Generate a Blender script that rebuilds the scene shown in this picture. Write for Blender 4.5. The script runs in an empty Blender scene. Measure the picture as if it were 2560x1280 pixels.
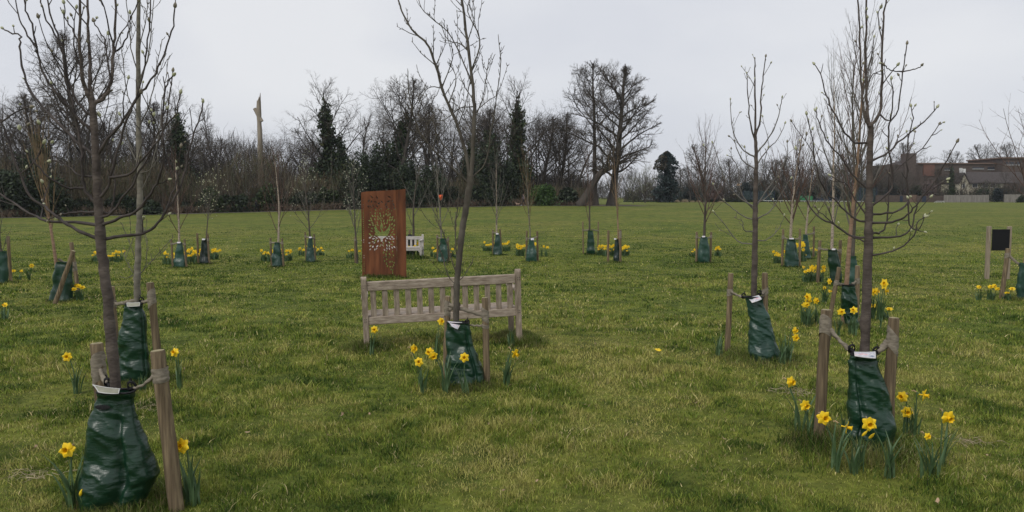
import bpy, math, random
import numpy as np
from mathutils import Vector, Matrix, noise
sc = bpy.context.scene
COL = sc.collection
R = math.radians
rng = random.Random(11)
nrg = np.random.default_rng(5)

# ------------------------------------------------------------------ camera geometry
F, CAMH, HZ = 1934.0, 1.72, 490.0
PITCH = math.atan((640 - HZ) / F)
CAM = Vector((0, 0, CAMH))

def ray(x, y):
    r, u = (x - 1280) / F, -(y - 640) / F
    c, s = math.cos(PITCH), math.sin(PITCH)
    return Vector((r, c + u * s, -s + u * c))

def P(x, y, Y):
    d = ray(x, y)
    return CAM + d * (Y / d.y)

_u = [-0.75, -0.66, -0.50, -0.33, -0.145, 0.015, 0.10, 0.22, 0.53, 0.9]
_z = [-0.88, -0.83, -0.72, -0.62, -0.12, 0.27, 0.25, 0.17, 0.05, 0.0]

def sstep(a, b, v):
    t = np.clip((v - a) / (b - a), 0, 1)
    return t * t * (3 - 2 * t)

def gz(X, Y):
    """height of the ground (arrays or numbers)"""
    X = np.asarray(X, float); Y = np.asarray(Y, float)
    dip = -0.2 * sstep(9, 25, Y) * (1 - sstep(25, 70, Y))
    e = np.interp(X / np.maximum(Y, 30), _u, _z)
    return dip + e * sstep(25, 105, Y)

def g(X, Y):
    return float(gz(X, Y))

def ground(x, y):
    """where the line of sight through photo pixel x, y meets the ground"""
    d = ray(x, y)
    t = 1.0
    while t < 900:
        p = CAM + d * t
        if p.z <= g(p.x, p.y):
            break
        t *= 1.01
    lo, hi = t / 1.01, t
    for _ in range(24):
        m = (lo + hi) / 2
        p = CAM + d * m
        if p.z <= g(p.x, p.y): hi = m
        else: lo = m
    return CAM + d * hi

def gp(X, Y, dz=0.0):
    return Vector((X, Y, g(X, Y) + dz))

# ------------------------------------------------------------------ mesh building
class MB:
    def __init__(s):
        s.v, s.q, s.t, s.c, s.qm, s.tm, s.n = [], [], [], [], [], [], 0
    def add(s, v, q=None, t=None, m=0, c=None):
        v = np.asarray(v, np.float32).reshape(-1, 3)
        if q is not None and len(q):
            q = np.asarray(q, np.int32).reshape(-1, 4) + s.n
            s.q.append(q); s.qm.append(np.full(len(q), m, np.int32))
        if t is not None and len(t):
            t = np.asarray(t, np.int32).reshape(-1, 3) + s.n
            s.t.append(t); s.tm.append(np.full(len(t), m, np.int32))
        if c is None: c = (1, 1, 1)
        c = np.asarray(c, np.float32)
        if c.ndim == 1: c = np.tile(c, (len(v), 1))
        s.v.append(v); s.c.append(c); s.n += len(v)
        return s
    def mesh(s, name, mats, smooth=True, color=False):
        me = bpy.data.meshes.new(name)
        v = np.concatenate(s.v) if s.v else np.zeros((0, 3), np.float32)
        q = np.concatenate(s.q) if s.q else np.zeros((0, 4), np.int32)
        t = np.concatenate(s.t) if s.t else np.zeros((0, 3), np.int32)
        mi = np.concatenate(s.qm + s.tm) if (s.qm or s.tm) else np.zeros(0, np.int32)
        me.vertices.add(len(v)); me.vertices.foreach_set('co', v.ravel())
        nl = q.size + t.size
        me.loops.add(nl); me.loops.foreach_set('vertex_index', np.concatenate([q.ravel(), t.ravel()]))
        npoly = len(q) + len(t)
        me.polygons.add(npoly)
        st = np.concatenate([np.arange(len(q)) * 4, q.size + np.arange(len(t)) * 3]).astype(np.int32)
        me.polygons.foreach_set('loop_start', st)
        me.polygons.foreach_set('material_index', mi)
        me.polygons.foreach_set('use_smooth', np.full(npoly, smooth, bool))
        for m in (mats if isinstance(mats, (list, tuple)) else [mats]): me.materials.append(m)
        if color:
            a = me.color_attributes.new('Col', 'FLOAT_COLOR', 'POINT')
            c = np.concatenate(s.c)
            a.data.foreach_set('color', np.concatenate([c, np.ones((len(c), 1), np.float32)], 1).ravel())
        me.update(calc_edges=True); me.validate()
        return me
    def build(s, name, mats, parent=None, smooth=True, color=False):
        return link(name, s.mesh(name, mats, smooth, color), parent)

def link(name, me, parent=None, loc=None):
    o = bpy.data.objects.new(name, me); COL.objects.link(o)
    if parent is not None: o.parent = parent
    if loc is not None: o.location = loc
    return o

def tag(o, label=None, cat=None, group=None, kind=None):
    if label: o['label'] = label
    if cat: o['category'] = cat
    if group: o['group'] = group
    if kind: o['kind'] = kind
    return o

def thing(name, label, cat, loc=(0, 0, 0), rz=0.0, group=None):
    o = bpy.data.objects.new(name, None); COL.objects.link(o)
    o.empty_display_size = 0.1
    o.location = loc; o.rotation_euler = (0, 0, rz)
    return tag(o, label, cat, group)

def clone(o, parent=None):
    c = o.copy(); COL.objects.link(c)
    if parent is not None: c.parent = parent
    for ch in list(o.children): clone(ch, c)
    return c

def box(mb, c, s, m=0, rot=None, ch=0.0):
    """box centred at c with full size s; ch = chamfer on all edges"""
    hx, hy, hz = s[0] / 2, s[1] / 2, s[2] / 2
    if ch <= 0:
        v = np.array([[x, y, z] for x in (-hx, hx) for y in (-hy, hy) for z in (-hz, hz)])
        q = [(0, 1, 3, 2), (4, 6, 7, 5), (0, 4, 5, 1), (2, 3, 7, 6), (0, 2, 6, 4), (1, 5, 7, 3)]
        t = None
    else:
        ch = min(ch, hx * .45, hy * .45, hz * .45)
        v, idx = [], {}
        for sx in (-1, 1):
            for sy in (-1, 1):
                for sz in (-1, 1):
                    for a in range(3):
                        p = [sx * hx, sy * hy, sz * hz]
                        for b in range(3):
                            if b != a: p[b] -= ch * (sx, sy, sz)[b]
                        idx[(sx, sy, sz, a)] = len(v); v.append(p)
        v = np.array(v)
        q, t = [], []
        S = (-1, 1)
        for a in range(3):
            b, c2 = (a + 1) % 3, (a + 2) % 3
            for sg in S:
                def k(sb, s2):
                    w = [0, 0, 0]; w[a] = sg; w[b] = sb; w[c2] = s2
                    return idx[(w[0], w[1], w[2], a)]
                f = [k(-1, -1), k(1, -1), k(1, 1), k(-1, 1)]
                q.append(f if sg > 0 else f[::-1])
        for a in range(3):       # edges along axis a
            b, c2 = (a + 1) % 3, (a + 2) % 3
            for sb in S:
                for s2 in S:
                    def k(sa, ax):
                        w = [0, 0, 0]; w[a] = sa; w[b] = sb; w[c2] = s2
                        return idx[(w[0], w[1], w[2], ax)]
                    f = [k(-1, b), k(1, b), k(1, c2), k(-1, c2)]
                    q.append(f if sb * s2 > 0 else f[::-1])
        for sx in S:
            for sy in S:
                for sz in S:
                    f = [idx[(sx, sy, sz, 0)], idx[(sx, sy, sz, 1)], idx[(sx, sy, sz, 2)]]
                    t.append(f if sx * sy * sz > 0 else f[::-1])
    if rot is not None:
        v = v @ np.array(rot.to_3x3()).T
    mb.add(v + np.array(c), q, t, m)
    return mb

def tubes(mb, lines, k=6, m=0, c=None, cap=False):
    """lines: list of (points, radii); swept tubes, batched by length"""
    by = {}
    for i, (p, r) in enumerate(lines): by.setdefault(len(p), []).append(i)
    for n, ids in by.items():
        Pt = np.array([[tuple(a) for a in lines[i][0]] for i in ids], float)
        Rd = np.array([lines[i][1] for i in ids], float)
        M = len(ids)
        T = np.gradient(Pt, axis=1); T /= np.linalg.norm(T, axis=2, keepdims=True) + 1e-9
        mean = Pt[:, -1] - Pt[:, 0]
        mean /= np.linalg.norm(mean, axis=1, keepdims=True) + 1e-9
        ref = np.where(np.abs(mean[:, 2:3]) > 0.8, np.array([[1.0, 0.13, 0]]), np.array([[0.1, 0, 1.0]]))
        N1 = np.cross(T, ref[:, None, :]); N1 /= np.linalg.norm(N1, axis=2, keepdims=True) + 1e-9
        N2 = np.cross(T, N1)
        a = np.arange(k) * 2 * math.pi / k
        V = Pt[:, :, None, :] + Rd[:, :, None, None] * (N1[:, :, None, :] * np.cos(a)[None, None, :, None] + N2[:, :, None, :] * np.sin(a)[None, None, :, None])
        base = (np.arange(M) * n * k)[:, None, None]
        i = np.arange(n - 1)[None, :, None] * k
        j = np.arange(k)[None, None, :]; j2 = (j + 1) % k
        Q = np.stack(np.broadcast_arrays(base + i + j, base + i + k + j, base + i + k + j2, base + i + j2), -1).reshape(-1, 4)
        cc = None
        if c is not None:
            cc = np.repeat(np.array([c[q] for q in ids], float), n * k, 0) if np.ndim(c) == 2 else c
        mb.add(V.reshape(-1, 3), Q, None, m, cc)
        if cap:
            for b in range(M):
                e = V[b, -1]; ctr = e.mean(0)
                mb.add(np.vstack([e, ctr]), None, [(x, k, (x + 1) % k) for x in range(k)], m, c if c is not None and np.ndim(c) == 1 else None)
    return mb

def ribbons(mb, lines, m=0, c=None):
    by = {}
    for i, (p, r) in enumerate(lines): by.setdefault(len(p), []).append(i)
    for n, ids in by.items():
        Pt = np.array([[tuple(a) for a in lines[i][0]] for i in ids], float)
        Rd = np.array([lines[i][1] for i in ids], float)
        M = len(ids)
        T = Pt[:, -1] - Pt[:, 0]
        S = np.cross(T, nrg.normal(size=(M, 3))); S /= np.linalg.norm(S, axis=1, keepdims=True) + 1e-9
        V = np.stack([Pt - Rd[..., None] * S[:, None], Pt + Rd[..., None] * S[:, None]], 2)
        base = (np.arange(M) * n * 2)[:, None]; i = np.arange(n - 1)[None] * 2
        Q = np.stack([base + i, base + i + 1, base + i + 3, base + i + 2], -1).reshape(-1, 4)
        cc = None
        if c is not None:
            cc = np.repeat(np.array([c[q] for q in ids], float), n * 2, 0) if np.ndim(c) == 2 else c
        mb.add(V.reshape(-1, 3), Q, None, m, cc)
    return mb

def slivers(mb, p, d, L, w, c=None, m=0):
    """many flat twigs: start p, direction d, length L, half width w (arrays)"""
    d = d / (np.linalg.norm(d, axis=1, keepdims=True) + 1e-9)
    s = np.cross(d, nrg.normal(size=p.shape)); s /= np.linalg.norm(s, axis=1, keepdims=True) + 1e-9
    w = np.broadcast_to(w, (len(p),))[:, None]; L = np.broadcast_to(L, (len(p),))[:, None]
    bend = nrg.normal(0, .12, p.shape) * L
    mid = p + d * L * .5 + bend; tip = p + d * L
    V = np.stack([p - s * w, p + s * w, mid - s * w * .8, mid + s * w * .8, tip - s * w * .3, tip + s * w * .3], 1)
    b = (np.arange(len(p)) * 6)[:, None]
    Q = np.concatenate([b + np.array([[0, 1, 3, 2]]), b + np.array([[2, 3, 5, 4]])])
    mb.add(V.reshape(-1, 3), Q, None, m, None if c is None else np.repeat(c, 6, 0))

def leaves(mb, p, size, c=None, m=0, up=0.0, asp=0.55):
    """leaf shaped faces at points p with random orientation"""
    n = len(p)
    nv = nrg.normal(size=(n, 3)); nv[:, 2] += up
    nv /= np.linalg.norm(nv, axis=1, keepdims=True)
    a = np.cross(nv, nrg.normal(size=(n, 3))); a /= np.linalg.norm(a, axis=1, keepdims=True) + 1e-9
    b = np.cross(nv, a)
    sz = (np.broadcast_to(size, (n,)) * nrg.uniform(.6, 1.3, n))[:, None]
    V = np.stack([p - a * sz, p + b * sz * asp, p + a * sz, p - b * sz * asp], 1)
    Q = np.arange(n * 4).reshape(-1, 4)
    mb.add(V.reshape(-1, 3), Q, None, m, None if c is None else np.repeat(c, 4, 0))

def lathe(mb, prof, k=16, m=0, org=(0, 0, 0), cap=True):
    n = len(prof)
    a = np.arange(k) * 2 * math.pi / k
    V = np.array([[[r * math.cos(t), r * math.sin(t), z] for t in a] for r, z in prof]).reshape(-1, 3) + np.array(org)
    Q = [(i * k + j, i * k + (j + 1) % k, (i + 1) * k + (j + 1) % k, (i + 1) * k + j) for i in range(n - 1) for j in range(k)]
    T = None
    if cap:
        V = np.vstack([V, np.array([[0, 0, prof[-1][1]]]) + np.array(org)])
        T = [((n - 1) * k + j, (n - 1) * k + (j + 1) % k, n * k) for j in range(k)]
    mb.add(V, Q, T, m)
    return mb

# ------------------------------------------------------------------ materials
def newmat(name):
    m = bpy.data.materials.new(name); m.use_nodes = True
    nt = m.node_tree; b = nt.nodes['Principled BSDF']
    return m, nt, b

def mk(name, c1, c2, scale=8.0, rough=0.8, bump=0.0, stretch=(1, 1, 1), c3=None, detail=6, bscale=None, spec=0.3, dist=0.01, objrand=0.0, lo=.3, hi=.7, attr=False, coord='Object'):
    m, nt, b = newmat(name)
    L = nt.links.new
    tc = nt.nodes.new('ShaderNodeTexCoord'); mp = nt.nodes.new('ShaderNodeMapping')
    mp.inputs['Scale'].default_value = stretch
    L(tc.outputs[coord], mp.inputs[0])
    nz = nt.nodes.new('ShaderNodeTexNoise'); nz.inputs['Scale'].default_value = scale; nz.inputs['Detail'].default_value = detail
    L(mp.outputs[0], nz.inputs['Vector'])
    cr = nt.nodes.new('ShaderNodeValToRGB')
    e = cr.color_ramp.elements
    e[0].position = lo; e[0].color = (*c1, 1); e[1].position = hi; e[1].color = (*c2, 1)
    if c3:
        x = cr.color_ramp.elements.new((lo + hi) / 2); x.color = (*c3, 1)
    L(nz.outputs['Fac'], cr.inputs[0])
    out = cr.outputs[0]
    if attr:
        at = nt.nodes.new('ShaderNodeAttribute'); at.attribute_name = 'Col'
        mx = nt.nodes.new('ShaderNodeMix'); mx.data_type = 'RGBA'; mx.blend_type = 'MULTIPLY'; mx.inputs[0].default_value = 1
        L(out, mx.inputs[6]); L(at.outputs['Color'], mx.inputs[7]); out = mx.outputs[2]
    if objrand:
        oi = nt.nodes.new('ShaderNodeObjectInfo'); hs = nt.nodes.new('ShaderNodeHueSaturation')
        mr = nt.nodes.new('ShaderNodeMapRange'); mr.inputs[3].default_value = 1 - objrand; mr.inputs[4].default_value = 1 + objrand
        L(oi.outputs['Random'], mr.inputs[0]); L(mr.outputs[0], hs.inputs['Value']); L(out, hs.inputs['Color']); out = hs.outputs[0]
    L(out, b.inputs['Base Color'])
    b.inputs['Roughness'].default_value = rough
    b.inputs['Specular IOR Level'].default_value = spec
    if bump:
        n2 = nt.nodes.new('ShaderNodeTexNoise'); n2.inputs['Scale'].default_value = bscale or scale * 2; n2.inputs['Detail'].default_value = 8
        L(mp.outputs[0], n2.inputs['Vector'])
        bp = nt.nodes.new('ShaderNodeBump'); bp.inputs['Strength'].default_value = bump; bp.inputs['Distance'].default_value = dist
        L(n2.outputs['Fac'], bp.inputs['Height']); L(bp.outputs[0], b.inputs['Normal'])
    return m

M = {}
M['bark_dark'] = mk('bark_dark', (.045, .036, .03), (.115, .095, .08), 14, .85, .6, (1, 1, .35), bscale=40)
M['bark_mag'] = mk('bark_magnolia', (.046, .036, .030), (.125, .101, .085), 9, .8, .7, (1, 1, 1.9), bscale=45, c3=(.084, .067, .057))
M['twig_mag'] = mk('twig_magnolia', (.028, .022, .02), (.082, .067, .06), 9, .7, .3, bscale=60)
M['twig_mag_light'] = mk('twig_magnolia_light', (.09, .08, .07), (.2, .185, .165), 9, .7, .3, bscale=60)
M['bark_pale'] = mk('bark_pale', (.11, .10, .078), (.235, .215, .172), 9, .8, .4, (1, 1, 2.5), bscale=40)
M['bark_centre'] = mk('bark_centre', (.05, .043, .033), (.125, .11, .088), 12, .85, .6, (1, 1, .5), bscale=50)
M['bark_tan'] = mk('bark_tan', (.20, .125, .08), (.34, .225, .15), 12, .75, .4, (1, 1, 3), bscale=40)
M['bark_birch'] = mk('bark_birch', (.12, .09, .07), (.40, .33, .26), 30, .8, .3, (1, 1, 3.0), lo=.35, hi=.5)
M['twig_red'] = mk('twig_red', (.07, .042, .034), (.14, .09, .07), 6, .8)
M['twig_orange'] = mk('twig_orange', (.14, .098, .055), (.22, .16, .095), 6, .8)
M['twig_grey'] = mk('twig_grey', (.08, .07, .06), (.17, .155, .13), 6, .8)
M['bud'] = mk('bud', (.30, .31, .17), (.52, .52, .36), 40, .6, .3)
M['bud_brown'] = mk('bud_brown', (.14, .12, .09), (.27, .24, .17), 40, .6, .3)
M['bud_white'] = mk('bud_white', (.28, .29, .20), (.42, .42, .32), 40, .6)
M['bg_bark'] = mk('far_bark', (.028, .024, .02), (.085, .073, .06), 1.2, .9, .4, (1, 1, .3), objrand=.22)
M['bg_twig'] = mk('far_twig', (.055, .043, .032), (.10, .08, .060), .8, .9, objrand=.2)
M['bg_twig_pale'] = mk('far_twig_pale', (.075, .066, .056), (.125, .11, .09), .8, .9, objrand=.15)
M['bg_twig_green'] = mk('far_twig_green', (.15, .15, .09), (.24, .24, .14), .8, .9)
M['bg_snag'] = mk('snag_wood', (.15, .125, .095), (.36, .31, .24), 1.6, .9, .6, (1, 1, .25))
M['ivy'] = mk('ivy_leaf', (.018, .03, .014), (.04, .06, .026), 1.5, .65, attr=True)
M['thicket'] = mk('thicket_twig', (.8, .8, .8), (1.2, 1.2, 1.2), .15, .9, attr=True)
M['evergreen'] = mk('evergreen_leaf', (.7, .7, .7), (1.25, 1.25, 1.25), .6, .55, attr=True)
M['wood_stake'] = mk('stake_wood', (.085, .062, .034), (.275, .21, .122), 9, .85, .9, (6, 6, .4), c3=(.165, .122, .076), bscale=16, objrand=.18)
M['stake_end'] = mk('stake_end_grain', (.22, .19, .10), (.38, .33, .2), 30, .85, .4)
M['hessian'] = mk('hessian', (.15, .127, .095), (.30, .262, .205), 26, .95, .6, (1, 1, 3), bscale=160, dist=.004)
M['black_webbing'] = mk('black_webbing', (.008, .008, .009), (.022, .022, .024), 50, .7, .4)
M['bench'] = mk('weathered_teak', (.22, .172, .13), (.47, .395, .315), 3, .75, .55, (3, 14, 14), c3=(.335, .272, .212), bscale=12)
M['notice_post'] = mk('notice_post', (.22, .175, .125), (.36, .30, .225), 9, .85, .5, (5, 5, .5))
M['rust'] = mk('rusted_steel', (.07, .026, .013), (.20, .074, .032), 3.2, .88, .3, (2.8, 2.8, .4), c3=(.13, .047, .021), bscale=60, dist=.002)
M['petal'] = mk('petal', (.80, .53, .012), (.88, .64, .03), 30, .55, .15)
M['trumpet'] = mk('trumpet', (.85, .52, .006), (.9, .60, .014), 30, .55, .15)
M['stem'] = mk('daffodil_stem', (.045, .085, .035), (.08, .13, .05), 20, .5)
M['daff_leaf'] = mk('daffodil_leaf', (.05, .10, .042), (.105, .165, .072), 12, .5, .1)
M['spathe'] = mk('spathe', (.35, .24, .12), (.5, .36, .2), 30, .8)
M['black_panel'] = mk('black_panel', (.004, .004, .006), (.007, .007, .009), 4, .6)
M['path'] = mk('path_gravel', (.16, .145, .125), (.25, .23, .2), .9, .95, .3)
M['litter'] = mk('leaf_litter', (.07, .05, .035), (.17, .125, .085), 1.1, .95, .5)
M['skin'] = mk('skin', (.38, .24, .17), (.42, .27, .2), 10, .6)
M['dark_cloth'] = mk('dark_cloth', (.008, .008, .01), (.018, .018, .02), 14, .9)
M['grey_cloth'] = mk('grey_cloth', (.10, .08, .085), (.2, .16, .165), 6, .9)
M['white_shoe'] = mk('white_shoe', (.62, .62, .58), (.7, .7, .66), 10, .7)
M['hair'] = mk('hair', (.03, .022, .016), (.05, .038, .03), 30, .7)
M['dog_coat'] = mk('dog_coat', (.22, .13, .085), (.46, .36, .28), 3, .85)
M['brick'] = mk('brick_wall', (.07, .053, .046), (.105, .08, .068), 2.2, .9, .2)
M['brick_red'] = mk('brick_red', (.13, .068, .052), (.17, .088, .068), 2.2, .9, .2)
M['brick_pale'] = mk('brick_pale', (.14, .095, .07), (.19, .13, .10), 2.2, .9, .2)
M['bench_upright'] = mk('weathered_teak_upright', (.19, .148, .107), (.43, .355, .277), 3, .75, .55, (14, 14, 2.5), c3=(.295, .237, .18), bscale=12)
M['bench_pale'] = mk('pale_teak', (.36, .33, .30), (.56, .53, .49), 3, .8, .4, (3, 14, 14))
M['roof_tile'] = mk('roof_tile', (.05, .042, .04), (.08, .068, .064), 2.5, .9, .3)
M['render'] = mk('cream_render', (.42, .38, .28), (.5, .46, .36), 1.2, .9)
M['white_paint'] = mk('white_paint', (.62, .62, .6), (.74, .74, .72), 2, .6)
M['glass_dark'] = mk('window_glass', (.02, .024, .03), (.045, .05, .06), 1, .12, spec=.5)
M['fence_grey'] = mk('fence_grey', (.17, .155, .14), (.28, .26, .235), 1.4, .9, .3, (3, 3, .4))
M['door_blue'] = mk('door_blue', (.02, .028, .05), (.03, .04, .065), 2, .6)
M['pitch_green'] = mk('van_green', (.03, .20, .08), (.05, .25, .10), 1, .4)
M['car_dark'] = mk('car_dark', (.02, .03, .05), (.03, .045, .07), 1, .3)
M['car_white'] = mk('car_white', (.6, .62, .65), (.68, .7, .72), 1, .3)
M['tyre'] = mk('tyre', (.01, .01, .01), (.02, .02, .02), 5, .9)
M['orange_tag'] = mk('orange_tag', (.75, .10, .03), (.82, .15, .05), 10, .7)
M['dead_leaf'] = mk('dead_leaf', (.22, .14, .08), (.42, .31, .2), 25, .85, .3, objrand=.3)
M['straw_leaf'] = mk('pampas', (.30, .24, .15), (.46, .38, .26), 2, .9)
M['hedge'] = mk('hedge_leaf', (.7, .7, .7), (1.2, 1.2, 1.2), .8, .7, attr=True)

def tarp_mat(name, c1, c2):
    m, nt, b = newmat(name); L = nt.links.new
    tc = nt.nodes.new('ShaderNodeTexCoord')
    mp = nt.nodes.new('ShaderNodeMapping'); mp.inputs['Scale'].default_value = (1, 1, 3.4); L(tc.outputs['Object'], mp.inputs[0])
    n1 = nt.nodes.new('ShaderNodeTexNoise'); n1.inputs['Scale'].default_value = 26; n1.inputs['Detail'].default_value = 3; L(mp.outputs[0], n1.inputs['Vector'])
    n2 = nt.nodes.new('ShaderNodeTexNoise'); n2.inputs['Scale'].default_value = 7; n2.inputs['Detail'].default_value = 4; L(tc.outputs['Object'], n2.inputs['Vector'])
    cr = nt.nodes.new('ShaderNodeValToRGB'); e = cr.color_ramp.elements
    e[0].position = .3; e[0].color = (*c1, 1); e[1].position = .7; e[1].color = (*c2, 1)
    L(n2.outputs['Fac'], cr.inputs[0])
    oi = nt.nodes.new('ShaderNodeObjectInfo'); hs = nt.nodes.new('ShaderNodeHueSaturation')
    mr = nt.nodes.new('ShaderNodeMapRange'); mr.inputs[3].default_value = .85; mr.inputs[4].default_value = 1.2
    L(oi.outputs['Random'], mr.inputs[0]); L(mr.outputs[0], hs.inputs['Value']); L(cr.outputs[0], hs.inputs['Color']); L(hs.outputs[0], b.inputs['Base Color'])
    b1 = nt.nodes.new('ShaderNodeBump'); b1.inputs['Strength'].default_value = .36; b1.inputs['Distance'].default_value = .010
    L(n1.outputs['Fac'], b1.inputs['Height'])
    b2 = nt.nodes.new('ShaderNodeBump'); b2.inputs['Strength'].default_value = .25; b2.inputs['Distance'].default_value = .05
    L(n2.outputs['Fac'], b2.inputs['Height']); L(b1.outputs[0], b2.inputs['Normal']); L(b2.outputs[0], b.inputs['Normal'])
    b.inputs['Roughness'].default_value = .31; b.inputs['Specular IOR Level'].default_value = .5
    return m
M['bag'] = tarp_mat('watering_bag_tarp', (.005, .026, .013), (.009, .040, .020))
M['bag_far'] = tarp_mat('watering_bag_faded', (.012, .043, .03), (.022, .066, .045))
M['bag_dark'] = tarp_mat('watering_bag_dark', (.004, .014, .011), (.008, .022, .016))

def card_mat():
    m, nt, b = newmat('printed_card'); L = nt.links.new
    tc = nt.nodes.new('ShaderNodeTexCoord'); mp = nt.nodes.new('ShaderNodeMapping'); mp.inputs['Scale'].default_value = (14, 30, 60)
    L(tc.outputs['Object'], mp.inputs[0])
    n = nt.nodes.new('ShaderNodeTexNoise'); n.inputs['Scale'].default_value = 1.4; n.inputs['Detail'].default_value = 3; L(mp.outputs[0], n.inputs['Vector'])
    cr = nt.nodes.new('ShaderNodeValToRGB'); cr.color_ramp.interpolation = 'LINEAR'
    e = cr.color_ramp.elements
    e[0].position = .28; e[0].color = (.16, .2, .3, 1); e[1].position = .72; e[1].color = (.58, .16, .22, 1)
    for p_, c_ in ((.42, (.66, .66, .68, 1)), (.5, (.4, .38, .45, 1)), (.58, (.72, .68, .68, 1))):
        x = e.new(p_); x.color = c_
    L(n.outputs['Fac'], cr.inputs[0]); L(cr.outputs[0], b.inputs['Base Color']); b.inputs['Roughness'].default_value = .35
    return m
M['card'] = card_mat()
M['card_edge'] = mk('card_edge', (.48, .48, .46), (.58, .58, .56), 8, .5)
M['card_back'] = mk('card_back', (.22, .22, .16), (.34, .33, .26), 20, .6)

# ------------------------------------------------------------------ world, sun, camera
SUN_EL, SUN_ROT = R(48), R(215)
w = bpy.data.worlds.new('World'); sc.world = w; w.use_nodes = True
nt = w.node_tree; L = nt.links.new
bg = nt.nodes['Background']
sky = nt.nodes.new('ShaderNodeTexSky'); sky.sky_type = 'NISHITA'; sky.sun_disc = False
sky.sun_elevation = SUN_EL; sky.sun_rotation = SUN_ROT
tc = nt.nodes.new('ShaderNodeTexCoord'); mp = nt.nodes.new('ShaderNodeMapping'); mp.inputs['Scale'].default_value = (1.2, 1.2, 3.2)
L(tc.outputs['Generated'], mp.inputs[0])
nz = nt.nodes.new('ShaderNodeTexNoise'); nz.inputs['Scale'].default_value = 1.6; nz.inputs['Detail'].default_value = 5; nz.inputs['Roughness'].default_value = .45
L(mp.outputs[0], nz.inputs['Vector'])
cr = nt.nodes.new('ShaderNodeValToRGB'); e = cr.color_ramp.elements
e[0].position = .35; e[0].color = (5.6, 5.8, 6.4, 1); e[1].position = .66; e[1].color = (7.1, 7.18, 7.4, 1)
L(nz.outputs['Fac'], cr.inputs[0])
mx = nt.nodes.new('ShaderNodeMix'); mx.data_type = 'RGBA'; mx.inputs[0].default_value = .94
L(sky.outputs[0], mx.inputs[6]); L(cr.outputs[0], mx.inputs[7]); L(mx.outputs[2], bg.inputs['Color'])
bg.inputs['Strength'].default_value = .1

sl = bpy.data.lights.new('sun', 'SUN'); sl.energy = 1.2; sl.angle = R(22); sl.color = (1, .96, .9)
so = bpy.data.objects.new('sun', sl); COL.objects.link(so)
sd = Vector((math.sin(SUN_ROT) * math.cos(SUN_EL), math.cos(SUN_ROT) * math.cos(SUN_EL), math.sin(SUN_EL)))
so.rotation_euler = sd.to_track_quat('Z', 'Y').to_euler(); so.location = (0, 0, 60)

cd = bpy.data.cameras.new('camera'); cam = bpy.data.objects.new('camera', cd); COL.objects.link(cam)
cam.location = CAM; cam.rotation_euler = (R(90) - PITCH, 0, 0)
cd.sensor_width = 36; cd.lens = 36 * F / 2560; cd.clip_end = 3000; cd.clip_start = .05
sc.camera = cam
vs = sc.view_settings; vs.view_transform = 'Standard'; vs.look = 'None'; vs.exposure = .2; vs.gamma = 1

# ------------------------------------------------------------------ noise in numpy
def vn(x, y, s, seed):
    x = np.asarray(x) / s + 1000; y = np.asarray(y) / s + 1000
    ix, iy = np.floor(x).astype(np.int64), np.floor(y).astype(np.int64)
    fx, fy = x - ix, y - iy
    fx = fx * fx * (3 - 2 * fx); fy = fy * fy * (3 - 2 * fy)
    def h(a, b):
        k = (a * 374761393 + b * 668265263 + seed * 974711) & 0x7fffffff
        k = ((k ^ (k >> 13)) * 1274126177) & 0x7fffffff
        return ((k ^ (k >> 16)) & 0xffff) / 65535.0
    return (h(ix, iy) * (1 - fx) + h(ix + 1, iy) * fx) * (1 - fy) + (h(ix, iy + 1) * (1 - fx) + h(ix + 1, iy + 1) * fx) * fy

# ------------------------------------------------------------------ ground
def ground_material():
    m, nt, b = newmat('meadow'); L = nt.links.new
    tc = nt.nodes.new('ShaderNodeTexCoord')
    def nz(s, d=5, st=(1, 1, 1), r=.55):
        mp = nt.nodes.new('ShaderNodeMapping'); mp.inputs['Scale'].default_value = st; L(tc.outputs['Object'], mp.inputs[0])
        n = nt.nodes.new('ShaderNodeTexNoise'); n.inputs['Scale'].default_value = s; n.inputs['Detail'].default_value = d; n.inputs['Roughness'].default_value = r
        L(mp.outputs[0], n.inputs['Vector']); return n
    def ramp(n, pts):
        c = nt.nodes.new('ShaderNodeValToRGB'); el = c.color_ramp.elements
        el[0].position, el[0].color = pts[0][0], (*pts[0][1], 1); el[1].position, el[1].color = pts[-1][0], (*pts[-1][1], 1)
        for p_, c_ in pts[1:-1]:
            k = el.new(p_); k.color = (*c_, 1)
        L(n.outputs['Fac'], c.inputs[0]); return c
    a = ramp(nz(.16, 6), [(.3, (.095, .132, .023)), (.5, (.132, .153, .030)), (.7, (.182, .178, .046))])
    f = ramp(nz(1.7, 8, r=.7), [(.36, (.42, .5, .42)), (.50, (1, 1, 1)), (.64, (1.35, 1.28, 1.15))])
    mx = nt.nodes.new('ShaderNodeMix'); mx.data_type = 'RGBA'; mx.blend_type = 'MULTIPLY'; mx.inputs[0].default_value = 1
    L(a.outputs[0], mx.inputs[6]); L(f.outputs[0], mx.inputs[7])
    f2 = ramp(nz(14, 6, r=.7), [(.35, (.6, .6, .6)), (.65, (1.2, 1.2, 1.15))])
    mx2 = nt.nodes.new('ShaderNodeMix'); mx2.data_type = 'RGBA'; mx2.blend_type = 'MULTIPLY'; mx2.inputs[0].default_value = 1
    L(mx.outputs[2], mx2.inputs[6]); L(f2.outputs[0], mx2.inputs[7])
    L(mx2.outputs[2], b.inputs['Base Color']); b.inputs['Roughness'].default_value = .9; b.inputs['Specular IOR Level'].default_value = .1
    bp = nt.nodes.new('ShaderNodeBump'); bp.inputs['Strength'].default_value = .8; bp.inputs['Distance'].default_value = .12
    n3 = nz(2.2, 9, r=.65); L(n3.outputs['Fac'], bp.inputs['Height']); L(bp.outputs[0], b.inputs['Normal'])
    return m
M['meadow'] = ground_material()

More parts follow.
